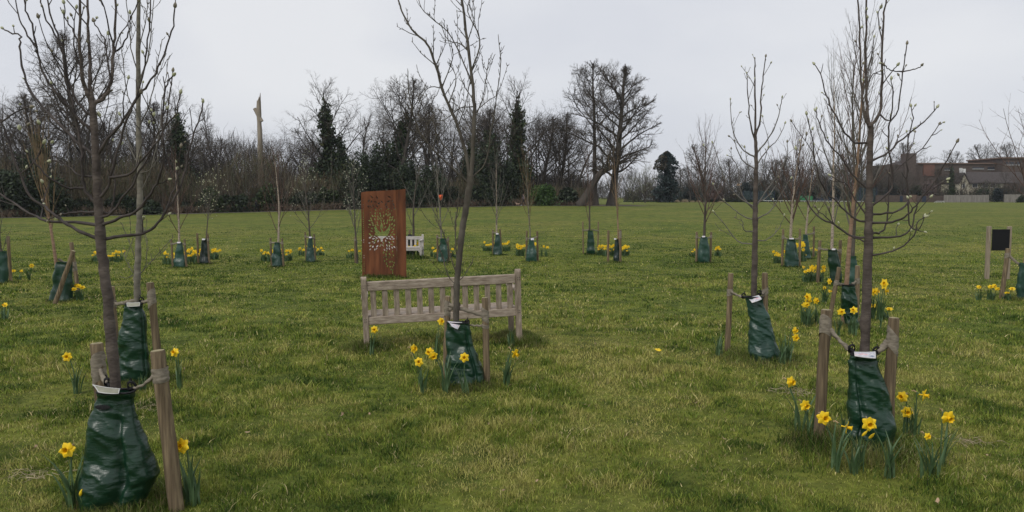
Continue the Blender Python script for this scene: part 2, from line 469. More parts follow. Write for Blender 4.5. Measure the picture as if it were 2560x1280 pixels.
def sheet(name, rows_y, us, mat, dz=0.0, ext=15, kind='structure'):
    Y = np.array(rows_y)[:, None]; U = np.array(us)[None, :]
    X = U * (np.abs(Y) + ext); Yb = np.broadcast_to(Y, X.shape)
    V = np.stack([X, Yb, gz(X, Yb) + dz], -1).reshape(-1, 3)
    n, k = X.shape
    i = np.arange(n - 1)[:, None] * k; j = np.arange(k - 1)[None, :]
    Q = np.stack([i + j, i + j + 1, i + k + j + 1, i + k + j], -1).reshape(-1, 4)
    o = MB().add(V, Q).build(name, mat)
    return tag(o, kind=kind)
rows = list(np.arange(-30, 0, 6)) + list(np.arange(0, 40, .8)) + list(np.arange(40, 130, 2.5)) + list(np.geomspace(130, 900, 40))
sheet('ground', rows, np.linspace(-2.2, 2.2, 110), M['meadow'])['label'] = 'wide green meadow'

def strip(name, pts, width, mat, dz=.006):
    """a band laid on the ground along pts"""
    pp = []
    for (a, b) in zip(pts[:-1], pts[1:]):
        for t in np.linspace(0, 1, 24, endpoint=False): pp.append((a[0] + (b[0] - a[0]) * t, a[1] + (b[1] - a[1]) * t))
    pp.append(pts[-1]); pp = np.array(pp)
    d = np.gradient(pp, axis=0); d /= np.linalg.norm(d, axis=1, keepdims=True)
    nn = np.stack([-d[:, 1], d[:, 0]], 1)
    A = []
    for s in np.linspace(-.5, .5, 5):
        q = pp + nn * width * s * 1.0
        A.append(np.column_stack([q, gz(q[:, 0], q[:, 1]) + dz]))
    V = np.stack(A, 1); n = len(pp)
    Q = [(i * 5 + j, i * 5 + j + 1, (i + 1) * 5 + j + 1, (i + 1) * 5 + j) for i in range(n - 1) for j in range(4)]
    return tag(MB().add(V.reshape(-1, 3), Q).build(name, mat), kind='structure')

# front line of the wood: u = X/Y -> Y
WL_U = [-1.1, -.66, -.5, -.33, -.145, .015, .12, .17]
WL_Y = [70, 86, 98, 114, 117, 116, 116, 118]
def wood_y(u): return float(np.interp(u, WL_U, WL_Y))
def wood_pt(x, back=0.0):
    u = (x - 1280) / F
    Y = wood_y(u) + back
    return u * Y, Y
pts = [(u * (wood_y(u) - 1.5), wood_y(u) - 1.5) for u in np.linspace(-1.05, .17, 22)]
strip('path', pts, 2.2, M['path'], .03)
pts = [(u * (wood_y(u) + 5), wood_y(u) + 5) for u in np.linspace(-1.05, .16, 22)]
strip('woodland_floor', pts, 11, M['litter'], .05)

# ------------------------------------------------------------------ grass
GRASS_GAIN = 1.58
HAZE = .00016
SITES = []      # (X, Y) of the planted trees, filled before the grass grows
def palette(n, X, Y):
    wf = 1 - .8 * sstep(10, 30, Y); wm = sstep(10, 40, Y)
    fine = (vn(X, Y, .10, 1) * .38 + vn(X, Y, .26, 2) * .44 - .41) * wf + .32 + (vn(X, Y, .9, 4) - .5) * .34 * (1 + .7 * wm) + .15 + (vn(X, Y, 2.6, 12) - .5) * .35 * wm + vn(X, Y, 7, 3) * .26
    a = np.clip((fine - .34) / .52 + nrg.normal(0, .19, n), 0, 1)
    g0, g1, g2, g3 = (np.array(q) for q in ((.017, .040, .006), (.080, .118, .017), (.160, .182, .032), (.255, .235, .076)))
    c = np.stack([np.interp(a, [0, .38, .72, 1], [g0[k], g1[k], g2[k], g3[k]]) for k in range(3)], 1)
    st = nrg.random(n) < (.018 + .06 * (vn(X, Y, .7, 9) > .64)) * (1 - .85 * sstep(10, 30, Y))
    c[st] = np.array([.42, .35, .18]) * nrg.uniform(.55, 1.15, (st.sum(), 1))
    return c * (1 + nrg.uniform(-.6, .6, (n, 1)) * (1 - .6 * sstep(10, 35, Y))[:, None]) * GRASS_GAIN

def blades(mb, X, Y, h, wd, c, lean=.6):
    n = len(X)
    z = gz(X, Y)
    az = nrg.uniform(0, 2 * math.pi, n); la = nrg.uniform(0, 2 * math.pi, n)
    s = np.stack([np.cos(az), np.sin(az), np.zeros(n)], 1) * wd[:, None]
    ld = np.stack([np.cos(la), np.sin(la), np.zeros(n)], 1) * (h * np.abs(nrg.normal(0, lean, n)))[:, None]
    b = np.stack([X, Y, z - .004], 1); up = np.zeros((n, 3)); up[:, 2] = h
    m_ = b + up * .6 + ld * .35; t_ = b + up + ld
    V = np.stack([b - s, b + s, m_ - s * .75, m_ + s * .75, t_], 1).reshape(-1, 3)
    k = (np.arange(n) * 5)[:, None]
    mb.add(V, k + np.array([[0, 1, 3, 2]]), k + np.array([[2, 3, 4]]), 0, np.repeat(c, 5, 0))

def grow_grass(n=900000):
    y0, y1 = 2.2, 60.0
    # density per square metre falls with the square of the distance
    t = nrg.random(n)
    a0, a1 = 1 / y0 ** .5, 1 / y1 ** .5
    Y = (a0 + (a1 - a0) * t) ** (-1 / .5)
    X = nrg.uniform(-1, 1, n) * (Y * .70 + 1.6)
    tuft = vn(X, Y, .13, 7) * .42 + vn(X, Y, .38, 8) * .42 + vn(X, Y, 1.3, 6) * .26
    keep = nrg.random(n) < np.clip(.15 + tuft * 1.25, .1, 1)
    keep &= nrg.random(n) > sstep(20, 58, Y)
    X, Y, tuft = X[keep], Y[keep], tuft[keep]
    n = len(X)
    h = (.012 + .066 * np.clip(tuft, 0, 1.1) ** 2.2) * nrg.uniform(.5, 1.4, n)
    far = sstep(12, 32, Y)
    h = h * (1 - .45 * far) + .012 * far
    wd = .0019 * (np.maximum(Y, 3) / 4) ** 1.0 * nrg.uniform(.7, 1.3, n)
    mb = MB()
    blades(mb, X, Y, h, wd, palette(n, X, Y), .8)
    # longer rough grass round the stakes and bags, where the mower does not reach
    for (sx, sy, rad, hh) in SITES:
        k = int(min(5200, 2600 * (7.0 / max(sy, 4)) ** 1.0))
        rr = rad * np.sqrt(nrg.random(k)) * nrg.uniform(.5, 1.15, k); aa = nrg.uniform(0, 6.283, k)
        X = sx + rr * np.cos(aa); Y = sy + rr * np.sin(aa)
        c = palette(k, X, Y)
        c *= np.array([.50, .60, .58])  # contact shade at the bases, painted into the blade colour
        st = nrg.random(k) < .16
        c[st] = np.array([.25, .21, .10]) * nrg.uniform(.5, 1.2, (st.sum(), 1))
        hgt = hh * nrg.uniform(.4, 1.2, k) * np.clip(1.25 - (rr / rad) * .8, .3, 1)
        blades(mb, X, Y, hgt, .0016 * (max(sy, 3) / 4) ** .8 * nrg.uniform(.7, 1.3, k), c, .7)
    m, nt, b = newmat('grass_blade'); L = nt.links.new
    at = nt.nodes.new('ShaderNodeAttribute'); at.attribute_name = 'Col'
    L(at.outputs['Color'], b.inputs['Base Color']); b.inputs['Roughness'].default_value = .55; b.inputs['Specular IOR Level'].default_value = .2
    tr = nt.nodes.new('ShaderNodeBsdfTranslucent'); L(at.outputs['Color'], tr.inputs['Color'])
    ms = nt.nodes.new('ShaderNodeMixShader'); ms.inputs[0].default_value = .3
    L(b.outputs[0], ms.inputs[1]); L(tr.outputs[0], ms.inputs[2]); L(ms.outputs[0], nt.nodes['Material Output'].inputs['Surface'])
    o = mb.build('grass', m, None, False, True)
    tag(o, 'short rough meadow grass with straw coloured blades', 'grass', kind='stuff')

# ------------------------------------------------------------------ trees: growth
def rot_about(d, ang, az):
    a = d.orthogonal().normalized()
    a = Matrix.Rotation(az, 3, d) @ a
    return (Matrix.Rotation(ang, 3, a) @ d).normalized()

def limb(out, p, d, Ln, r, lv, S, rg):
    n = S['seg'][lv]
    st = Ln / n
    d = d.normalized(); p = Vector(p)
    pts, rad, dirs = [p.copy()], [r], [d.copy()]
    wob, tro = S['wob'][lv], S['trop'][lv]
    tp = S.get('taper', [.25, .2, .25, .3, .4])[lv]
    for i in range(n):
        d = (d + Vector((rg.gauss(0, wob), rg.gauss(0, wob), rg.gauss(0, wob) + tro))).normalized()
        p = p + d * st
        pts.append(p.copy()); dirs.append(d.copy()); rad.append(r * (1 - (i + 1) / n * (1 - tp)))
    out[lv].append((pts, rad))
    if lv + 1 >= len(S['n']): return
    cnt = S['n'][lv + 1]
    cnt = max(1, int(round(cnt * (.75 + .5 * rg.random()))))
    t0 = S['t0'][lv]
    az = rg.random() * 6.28
    for j in range(cnt):
        t = t0 + (1 - t0) * (j + rg.random()) / cnt
        f = t * n; i = min(int(f), n - 1); f -= i
        pos = pts[i].lerp(pts[i + 1], f); dd = dirs[i].lerp(dirs[i + 1], f)
        rr = rad[i] * (1 - f) + rad[i + 1] * f
        az += 2.4 + rg.gauss(0, .4)
        a = S['ang'][lv + 1] * (1 + rg.gauss(0, .18))
        if lv == 0 and 'angtop' in S: a = a + (S['angtop'] - a) * ((t - t0) / (1 - t0))
        cdn = rot_about(dd, a, az)
        shape = S['shape'](t) if lv == 0 and 'shape' in S else (1.1 - .65 * t)
        L2 = Ln * S['len'][lv + 1] * shape * (.7 + .6 * rg.random())
        if 'env' in S:
            cz, ex, ez = S['env']
            q = Vector((pos.x / ex, pos.y / ex, (pos.z - cz) / ez)); v = Vector((cdn.x / ex, cdn.y / ex, cdn.z / ez))
            A, B, Cc = v.dot(v), 2 * q.dot(v), q.dot(q) - 1
            D = B * B - 4 * A * Cc
            reach = (-B + math.sqrt(D)) / (2 * A) if D > 0 else .3
            reach = max(reach, .35)
            L2 = reach * (.8 + .25 * rg.random()) if lv == 0 else min(L2, reach * (.9 + .3 * rg.random()))
        r2 = min(rr * .75, max(S['rmin'][lv + 1], rr * S['rr'][lv + 1]))
        limb(out, pos, cdn, L2, r2, lv + 1, S, rg)

def grow_tree(S, h, r, seed, lean=(0, 0)):
    rg = random.Random(seed)
    out = [[] for _ in S['n']]
    limb(out, (0, 0, 0), Vector((lean[0], lean[1], 1)), h, r, 0, S, rg)
    return out

def flare(l0):
    pts, rad = l0
    rad = list(rad); rad[0] *= 1.5
    return pts, rad

BIG = dict(seg=[9, 7, 5, 4, 3], wob=[.05, .13, .17, .2, .2], trop=[.02, .05, .04, .03, .01], n=[1, 19, 9, 7, 6], t0=[.24, .22, .18, .12, .1],
           ang=[0, 1.05, .85, .8, .7], angtop=.45, len=[1, .50, .46, .50, .55], rmin=[0, .042, .031, .026, .022], rr=[1, .5, .5, .5, .5],
           shape=lambda t: .75 + 1.3 * (t - .24) * (1.0 - t) / .36, taper=[.2, .25, .4, .5, .4])
FINE = dict(BIG, n=[1, 24, 8, 6, 6], ang=[0, 1.0, .7, .6, .6], wob=[.04, .08, .1, .14, .2], len=[1, .44, .48, .52, .55])
GNARL = dict(BIG, n=[1, 15, 8, 7, 6], wob=[.09, .2, .24, .26, .25], ang=[0, 1.15, 1.0, .9, .8], t0=[.2, .25, .2, .15, .1])
SLIM = dict(BIG, n=[1, 20, 7, 5, 5], ang=[0, .6, .6, .6, .6], angtop=.35, len=[1, .32, .5, .5, .5], t0=[.3, .2, .2, .1, .1], shape=lambda t: 1.15 - .75 * t)

def bg_proto(kind, S, seed, h=14.0, r=.3, twig='bg_twig', lean=(0, 0), ivy=None):
    lv = grow_tree(S, h, r, seed, lean)
    zt = max(p.z for l in lv for q in l for p in q[0])
    root = thing(kind, 'x', 'tree')
    tr = MB(); tubes(tr, [flare(lv[0][0])], 10); tr.build('trunk', M['bg_bark'], root)
    cr = MB(); tubes(cr, lv[1], 5, 0); tubes(cr, lv[2], 3, 0); ribbons(cr, lv[3], 1)
    for l in lv[4:]: ribbons(cr, l, 1)
    cr.build('crown', [M['bg_bark'], M[twig]], root, True)
    if ivy:
        ivy_on(root, lv[0][0][0], *ivy)
    root['h'] = zt
    return root

def ivy_on(root, pts, z0, z1, w0, w1, n=6500, size=.2):
    """ivy in ragged clusters climbing the stem, thinning to a point"""
    mb = MB()
    Z = np.array([p.z for p in pts]); X = np.array([p.x for p in pts]); Yy = np.array([p.y for p in pts])
    K = 64
    t = np.sort(nrg.random(K) ** .9); cz = z0 + (z1 - z0) * t
    rad = np.interp(t, [0, .85, 1], [w0, w1, .25]) * nrg.uniform(.55, 1.35, K)
    a = nrg.uniform(0, 6.283, K); off = rad * nrg.uniform(.2, .95, K)
    cx = np.interp(cz, Z, X) + off * np.cos(a); cy = np.interp(cz, Z, Yy) + off * np.sin(a)
    w = rad ** 2; pick = nrg.choice(K, n, p=w / w.sum())
    d = nrg.normal(size=(n, 3)) * np.array([.42, .42, .62])
    p = np.stack([cx[pick], cy[pick], cz[pick]], 1) + d * rad[pick][:, None]
    p[:, 2] = np.maximum(p[:, 2], .1)
    c = np.array([1, 1, 1]) * nrg.uniform(.5, 1.7, (n, 1)) * np.where(nrg.random((n, 1)) < .10, np.array([[1.7, 1.25, .9]]), 1)
    leaves(mb, p, size, c)
    return mb.build('ivy', M['ivy'], root, False, True)

def place_bg(proto, first, label, cat, x, ybase, ytop, Y, group, rz=None, sx=1.0):
    """stand a background tree at photo column x, distance Y, its top at ytop"""
    o = proto if first else clone(proto)
    X = (x - 1280) / F * Y
    b = gp(X, Y, -.1)
    top = P(x, ytop, Y)
    s = (top.z - b.z) / proto['h']
    o.location = b; o.scale = (s * sx, s * sx, s)
    o.rotation_euler = (0, 0, rng.random() * 6.28 if rz is None else rz)
    tag(o, label, cat, group)
    return o

PR = {}
PR['big'] = bg_proto('bare_tree', dict(BIG, n=[1, 26, 11, 7, 6], env=(8.6, 5.6, 5.9), rr=[1, .45, .5, .5, .5]), 3, 14, .30)
PR['big2'] = bg_proto('bare_tree', BIG, 8, 14, .26)
PR['fine'] = bg_proto('bare_tree', FINE, 21, 14, .24)
PR['gnarl'] = bg_proto('bare_tree', GNARL, 5, 14, .33)
PR['slim'] = bg_proto('slim_tree', SLIM, 12, 14, .17)
PR['round'] = bg_proto('bare_tree', dict(FINE, t0=[.16, .2, .15, .1, .1], shape=lambda t: 1.1 - .6 * t, n=[1, 28, 10, 6, 6], env=(7.0, 4.8, 5.2)), 33, 12, .26, 'bg_twig_pale')
PR['willow'] = bg_proto('budding_tree', dict(FINE, t0=[.16, .2, .15, .1, .1]), 41, 10, .2, 'bg_twig_green')
PR['ivyA'] = bg_proto('ivy_tree', dict(FINE, shape=lambda t: 1.35 - 1.0 * t), 51, 14, .3, ivy=(1.0, 13.2, 1.15, .55))
PR['ivyB'] = bg_proto('ivy_tree', dict(GNARL, n=[1, 12, 6, 5, 4]), 61, 13, .32, ivy=(.3, 11.5, 1.9, 1.1, 9500))
PR['ivyC'] = bg_proto('ivy_tree', dict(SLIM, n=[1, 9, 4, 4, 3]), 71, 12, .3, ivy=(.2, 11.8, 1.8, .6, 9000))
used = set()
def bgt(kind, x, yb, yt, Y, label, cat='tree', group='bare trees along the wood edge', rz=None, sx=1.0):
    f = kind not in used; used.add(kind)
    return place_bg(PR[kind], f, label, cat, x, yb, yt, Y, group, rz, sx)

def wd(x, back=4): return wood_y((x - 1280) / F) + back
bgt('big', 232, 545, 62, wd(232, 5), 'huge bare grey tree rising behind the left front magnolia')
bgt('ivyB', 72, 545, 195, wd(72, 5), 'dark ivy covered tree with a ragged crown at the far left of the wood', group='ivy clad trees')
bgt('gnarl', 150, 545, 240, wd(150, 9), 'gnarled bare tree between the far left ivy tree and the huge bare tree')
bgt('big2', 10, 545, 235, wd(10, 10), 'bare tree of the wood cut by the left edge of the photo')
bgt('fine', 345, 545, 265, wd(345, 9), 'fine twigged bare tree right of the huge bare tree')
bgt('ivyA', 462, 540, 205, wd(462, 7), 'pointed ivy column tree with feathery side branches left of the slim pale tree', group='ivy clad trees')
bgt('slim', 553, 535, 245, wd(553, 12), 'slim pale bare tree standing between the ivy column and the broken snag')
bgt('gnarl', 632, 530, 318, wd(632, 9), 'low crooked tree close behind the left side of the broken snag', sx=1.2)
bgt('gnarl', 690, 530, 283, wd(690, 6), 'crooked bare tree just right of the broken snag')
bgt('fine', 610, 530, 330, wd(610, 6), 'low bushy bare tree left of the broken snag')
bgt('fine', 755, 530, 335, wd(755, 6), 'low bare tree between the snag and the tall ivy clad tree')
ivt = bgt('ivyA', 826, 525, 172, wd(826, 7), 'tall ivy clad trunk with a wide spray of bare branches', group='ivy clad trees', sx=1.12)
bgt('ivyC', 872, 524, 318, wd(872, 5), 'dark pointed ivy pillar beside the tall ivy clad trunk', group='ivy clad trees')
bgt('big2', 925, 521, 225, wd(925, 9), 'dark slender bare tree above the left corner of the rusty panel')
bgt('ivyC', 968, 520, 262, wd(968, 6), 'dark ivy pillar directly above the rusty panel', group='ivy clad trees')
bgt('big', 1002, 520, 180, wd(1002, 3), 'pale grey trunked bare tree right above the rusty panel')
bgt('gnarl', 1062, 519, 255, wd(1062, 9), 'twisted bare tree left of the leaning centre trunk')
bgt('big2', 1118, 518, 215, wd(1118, 8), 'bare tree seen between the limbs of the centre tree')
bgt('ivyB', 1215, 516, 190, wd(1215, 5), 'broad ivy hung tree right of the leaning centre trunk', group='ivy clad trees')
bgt('ivyB', 1165, 516, 235, wd(1165, 8), 'ivy hung tree hidden partly by the centre trunk', group='ivy clad trees', rz=2.2)
bgt('ivyA', 1298, 515, 172, wd(1298, 4), 'upright tree with dark ivy on its trunk above the walking dog owner', group='ivy clad trees')
bgt('fine', 1345, 514, 250, wd(1345, 9), 'thin bare tree above the bright green laurel bush')
bgt('big2', 1392, 513, 235, wd(1392, 7), 'bare tree between the laurel bush and the two great oaks')
bgt('gnarl', 1435, 513, 265, wd(1435, 10), 'low twisted bare tree at the foot of the great oaks')
bgt('fine', 1270, 515, 240, wd(1270, 14), 'fine bare tree behind the upright ivy tree')
bgt('big2', 520, 538, 320, wd(520, 14), 'low bare tree right of the pointed ivy column')
bgt('gnarl', 400, 540, 300, wd(400, 12), 'twiggy bare tree left of the pointed ivy column')

rg2 = random.Random(77)
for i in range(44):
    x = -60 + 1500 * (i + rg2.random()) / 44
    yt = np.interp(x, [0, 300, 500, 620, 800, 1000, 1200, 1450], [235, 255, 300, 330, 315, 265, 245, 270]) + rg2.uniform(-25, 45)
    bgt(rg2.choice(['big', 'big2', 'fine', 'gnarl', 'slim']), x, 530, yt, wd(x, 18 + rg2.uniform(0, 14)), 'bare tree in the second row of the wood, behind the front trees', group='second row of bare trees', sx=rg2.uniform(1.0, 1.35))
# the two great oaks at the end of the wood, and the leaning stem before them
OAKSEED = 7
OAK = dict(BIG, seg=[10, 8, 6, 5, 3], wob=[.03, .13, .18, .2, .2], trop=[.03, .02, .03, .05, .04], n=[1, 34, 13, 8, 6], ang=[0, 1.25, .75, .65, .6], angtop=.4, t0=[.2, .22, .15, .12, .1],
           len=[1, .40, .46, .5, .55], rr=[1, .42, .5, .5, .5], rmin=[0, .05, .034, .026, .022], env=(8.6, 5.4, 6.6))
PR['oak'] = bg_proto('oak_tree', OAK, OAKSEED, 15, .44, lean=(.12, 0))
PR['oak2'] = bg_proto('oak_tree', dict(OAK, t0=[.42, .2, .18, .12, .1], n=[1, 26, 11, 8, 6], env=(10.2, 4.6, 5.2)), 117, 15, .28, lean=(-.02, 0))
bgt('oak', 1528, 512, 156, 117, 'great spreading oak with a dark leaning trunk at the end of the wood', group='great oaks', rz=0)
bgt('oak2', 1488, 513, 142, 121, 'tall oak close behind the left side of the great spreading oak', group='great oaks', rz=0)
def leaning():
    root = thing('leaning_tree', 'low tree leaning right across the foot of the great oaks', 'tree')
    Y = 113
    pts = [P(x, y, Y) for x, y in ((1449, 516), (1470, 482), (1490, 448), (1503, 430), (1530, 418), (1552, 404))]
    b = gp(pts[0].x, Y); root.location = b
    pts = [p - b for p in pts]
    MBt = MB(); tubes(MBt, [(pts, [.75, .55, .5, .42, .3, .1])], 9); MBt.build('trunk', M['bg_bark'], root)
    cr = MB(); rg = random.Random(4)
    out = [[], [], []]
    S = dict(seg=[5, 4, 2], wob=[.15, .2, .2], trop=[.05, .03, 0], n=[1, 8, 6], t0=[.2, .1, .1], ang=[0, .8, .7], len=[1, .5, .5], rmin=[0, .02, .015], rr=[1, .5, .5])
    for i in range(26):
        k = rg.uniform(2.2, 4.9); i0 = int(k); p = pts[i0].lerp(pts[min(i0 + 1, 5)], k - i0)
        limb(out, p, Vector((rg.uniform(-.6, .9), rg.uniform(-.8, .8), rg.uniform(.2, 1))), rg.uniform(2.5, 5.5), .1, 0, S, rg)
    tubes(cr, out[0], 4, 0); ribbons(cr, out[1], 1); ribbons(cr, out[2], 1)
    cr.build('crown', [M['bg_bark'], M['bg_twig']], root)
leaning()

# broken snag
def snag():
    x, Y = 655, wd(655, 6)
    b = gp((x - 1280) / F * Y, Y, -.1)
    root = thing('dead_tree', 'tall pale broken snag with one short stub above the wood', 'dead tree', b)
    zt = P(x, 252, Y).z - b.z
    mb = MB()
    n = 16; pts = [Vector((.05 * math.sin(i * .8), .06 * math.cos(i), zt * i / n)) for i in range(n + 1)]
    rad = [.46 - .13 * i / n + .03 * math.sin(i * 2.3) + .02 * math.sin(i * 5.1) for i in range(n + 1)]
    tubes(mb, [(pts, rad)], 12, cap=True)
    top = pts[-1]
    for a, hh, r in ((.3, 1.3, .13), (1.6, .6, .12), (3.4, .35, .14), (4.8, .7, .12)):
        q = top + Vector((.16 * math.cos(a), .16 * math.sin(a), -.5))
        tubes(mb, [([q, q + Vector((.03, 0, hh * .6 + .2)), q + Vector((.08, .02, hh + .4))], [r, r * .8, .03])], 6)
    mb.build('trunk', M['bg_snag'], root)
    s0 = P(654, 304, Y) - b; s1 = P(636, 271, Y) - b
    st = MB(); tubes(st, [([s0, s0.lerp(s1, .5), s1], [.33, .29, .25])], 9, cap=True)
    st.build('branch_stub', M['bg_snag'], root)
snag()

# ------------------------------------------------------------------ thickets and evergreens
def thicket(name, label, xs, Yf, depth, top, n, pal, L=(0.6, 1.9), w=.014):
    """mass of bare undergrowth; xs photo columns, Yf(x) front, top(x) photo row of its top"""
    x = nrg.uniform(xs[0], xs[1], n)
    d = depth * nrg.random(n) ** 1.2
    Y = np.array([Yf(a) for a in x]) + d
    X = (x - 1280) / F * Y
    gr = gz(X, Y)
    tp = np.array([P(a, top(a), b).z for a, b in zip(x, Y)]) - gr
    k = nrg.random(n) ** 1.15
    lump = .15 + .5 * vn(X, Y * .6, 1.7, 23) + .85 * vn(X, Y * .5, 6.5, 24) ** 1.3
    z = gr + tp * k * lump
    d3 = nrg.normal(0, .42, (n, 3)); d3[:, 2] = np.abs(d3[:, 2]) + .8
    Ln = nrg.uniform(L[0], L[1], n)
    ci = np.clip(vn(X, z, 2.2, 40) * len(pal) + nrg.normal(0, .6, n), 0, len(pal) - .01).astype(int)
    c = np.array(pal)[ci] * nrg.uniform(.7, 1.3, (n, 1))
    mb = MB(); slivers(mb, np.stack([X, Y, z], 1), d3, Ln, w * nrg.uniform(.6, 1.6, n), c)
    return tag(mb.build(name, M['thicket'], None, False, True), label, 'thicket', kind='stuff')
BR = [(.09, .072, .048), (.14, .11, .075), (.10, .096, .05), (.165, .122, .08), (.11, .115, .055), (.175, .145, .10), (.07, .06, .042)]
tops = lambda x: np.interp(x, [-300, 0, 120, 300, 450, 600, 760, 860, 1000, 1150, 1300, 1450, 1500], [350, 340, 350, 375, 385, 372, 372, 395, 410, 415, 420, 430, 455])
thicket('undergrowth', 'brown tangle of bare undergrowth filling the front of the wood', (-260, 1470), lambda x: wd(x, 1.5), 9, lambda x: tops(x) + 34, 52000, BR, w=.018)
thicket('background_wood', 'dark far side of the wood behind the edge trees', (-300, 1480), lambda x: wd(x, 16), 26, lambda x: tops(x) + 4, 62000, [(.05, .043, .036), (.065, .056, .047), (.08, .067, .056)], L=(1.0, 3.2), w=.026)
thicket('brushwood', 'pale dead stems and brash along the foot of the wood', (-200, 1480), lambda x: wd(x, -.6), 2.5, lambda x: np.interp(x, [0, 640, 1000, 1300], [528, 512, 505, 502]), 16000,
        [(.14, .10, .07), (.2, .15, .10), (.10, .075, .055), (.17, .12, .09)], L=(.25, .8), w=.016)

def stems():
    n = 420; mb = MB()
    x = nrg.uniform(-200, 1470, n); L_ = []
    for a in x:
        Y = wd(a, .5 + 9 * rng.random()); b = gp((a - 1280) / F * Y, Y, -.1)
        h = max(2.0, (P(a, tops(a), Y).z - b.z) * rng.uniform(.5, 1.25)); r = rng.uniform(.02, .055)
        k = Vector((rng.gauss(0, .09), rng.gauss(0, .09), 1)) * h
        L_.append(([b, b + k * .35 + Vector((rng.gauss(0, .12), 0, 0)), b + k * .7 + Vector((rng.gauss(0, .2), 0, 0)), b + k], [r, r * .85, r * .6, r * .25]))
    c = np.array([(.14, .125, .10), (.10, .085, .068), (.17, .15, .12), (.12, .12, .085)])[nrg.integers(0, 4, n)]
    tubes(mb, L_, 5, 0, c)
    return tag(mb.build('saplings_in_wood', M['thicket'], None, True, True), 'crowd of thin pale stems standing in the undergrowth', 'thicket', kind='stuff')
stems()

def bush_mesh(rx, ry, h, n, size, pal, lumps=9, seed=0):
    """leafy bush: leaves spread through overlapping lumps"""
    rg = np.random.default_rng(seed)
    mb = MB()
    per = n // lumps
    for i in range(lumps):
        a = rg.uniform(0, 6.283); q = rg.uniform(0, .62)
        c = np.array([rx * q * math.cos(a), ry * q * math.sin(a), h * rg.uniform(.25, .68)])
        rad = np.array([rx * rg.uniform(.3, .52), ry * rg.uniform(.3, .52), h * rg.uniform(.22, .36)])
        d = rg.normal(size=(per, 3)); d /= np.linalg.norm(d, axis=1, keepdims=True)
        p = c + d * rad * (rg.random((per, 1)) ** .35) * rg.uniform(.85, 1.15, (per, 1))
        p[:, 2] = np.maximum(p[:, 2], rg.uniform(0, .25 * h, per))
        cc = np.array(pal)[rg.integers(0, len(pal), per)] * rg.uniform(.6, 1.35, (per, 1))
        leaves(mb, p, size, cc, 0, .4)
    base = np.stack([rg.normal(0, rx * .45, n // 6), rg.normal(0, ry * .45, n // 6), rg.uniform(0, h * .45, n // 6)], 1)
    leaves(mb, base, size, np.array(pal)[rg.integers(0, len(pal), n // 6)] * .8, 0, .4)
    return mb

def bush(name, label, x, Y, hw_px, ytop, pal, n=3000, size=.16, group=None, seed=0, cat='bush', flat=.7):
    X = (x - 1280) / F * Y
    b = gp(X, Y, -.05); h = P(x, ytop, Y).z - b.z; rx = hw_px / F * Y
    root = thing(name, label, cat, b, 0, group)
    bush_mesh(rx, rx * flat, h, n, size, pal, seed=seed).build('foliage', M['evergreen'], root, False, True)
    st = MB(); rg = random.Random(seed)
    tubes(st, [([Vector((0, 0, 0)), Vector((rg.uniform(-.2, .2) * rx, 0, h * .3)), Vector((rg.uniform(-.5, .5) * rx, rg.uniform(-.3, .3) * rx, h * .7))], [.06, .045, .015]) for _ in range(5)], 5)
    st.build('stem', M['bg_bark'], root)
    return root
DK = [(.022, .036, .018), (.034, .052, .024), (.045, .062, .027), (.028, .04, .026)]
MID = [(.035, .055, .018), (.05, .075, .022), (.028, .042, .016)]
BRT = [(.05, .105, .02), (.075, .14, .03), (.035, .07, .018), (.06, .11, .03)]
BLU = [(.016, .03, .03), (.024, .042, .04), (.012, .022, .022)]
bush('laurel_bush', 'bright green laurel bush right of the walking dog owner', 1358, wd(1358, -1), 38, 455, BRT, 5200, .16, seed=2)
HOL = [(590, 492, 36, 'dark holly bush left of the far walker'), (770, 482, 40, 'dark evergreen bush behind the white budded sapling'), (715, 500, 26, 'low dark bush right of the far walker'),
       (885, 490, 30, 'dark evergreen beside the top left of the rusty panel'), (150, 490, 62, 'dark holly mass behind the orange twigged sapling'), (60, 485, 60, 'dark holly mass behind the far left sapling'),
       (360, 495, 48, 'dark evergreen low behind the pale trunked sapling'), (300, 488, 44, 'dark evergreen right of the front magnolia trunk'), (470, 505, 36, 'low dark bush behind the ball headed sapling'),
       (1040, 450, 46, 'tall dark yew behind the sapling by the far bench'), (1110, 455, 42, 'tall dark yew behind the orange tag'), (1190, 462, 46, 'dark evergreen right of the centre trunk'), (1250, 470, 44, 'dark evergreen left of the walking dog owner'),
       (1420, 470, 36, 'dark spreading bush right of the laurel'), (820, 470, 34, 'green ivy mound left of the rusty panel'), (530, 470, 40, 'brown green bush behind the ball headed sapling'), (660, 465, 42, 'olive bush under the broken snag'), (210, 505, 40, 'low dark bush behind the magnolia trunk')]
HOL += [(905, 372, 44, 'tall dark evergreen mass left above the rusty panel'), (945, 345, 36, 'tallest dark evergreen mass behind the rusty panel'), (1015, 405, 46, 'dark evergreen mass right above the rusty panel'),
        (1085, 415, 46, 'dark evergreen mass left of the leaning centre trunk'), (1228, 345, 52, 'broad dark evergreen mass right of the leaning centre trunk'), (1275, 400, 36, 'dark evergreen mass left of the upright ivy tree'), (110, 400, 60, 'tall dark evergreen mass at the far left'), (20, 420, 60, 'dark evergreen mass at the left edge of the wood')]
for i, (x, yt, hw, lb) in enumerate(HOL):
    bush('evergreen_bush', lb, x, wd(x, .3 + .8 * (i % 3)), hw * 1.12, yt - 8, MID if x in (820, 660, 530) else DK, 2600 if yt > 440 else 4200, .2, 'evergreen bushes in the wood', seed=10 + i)

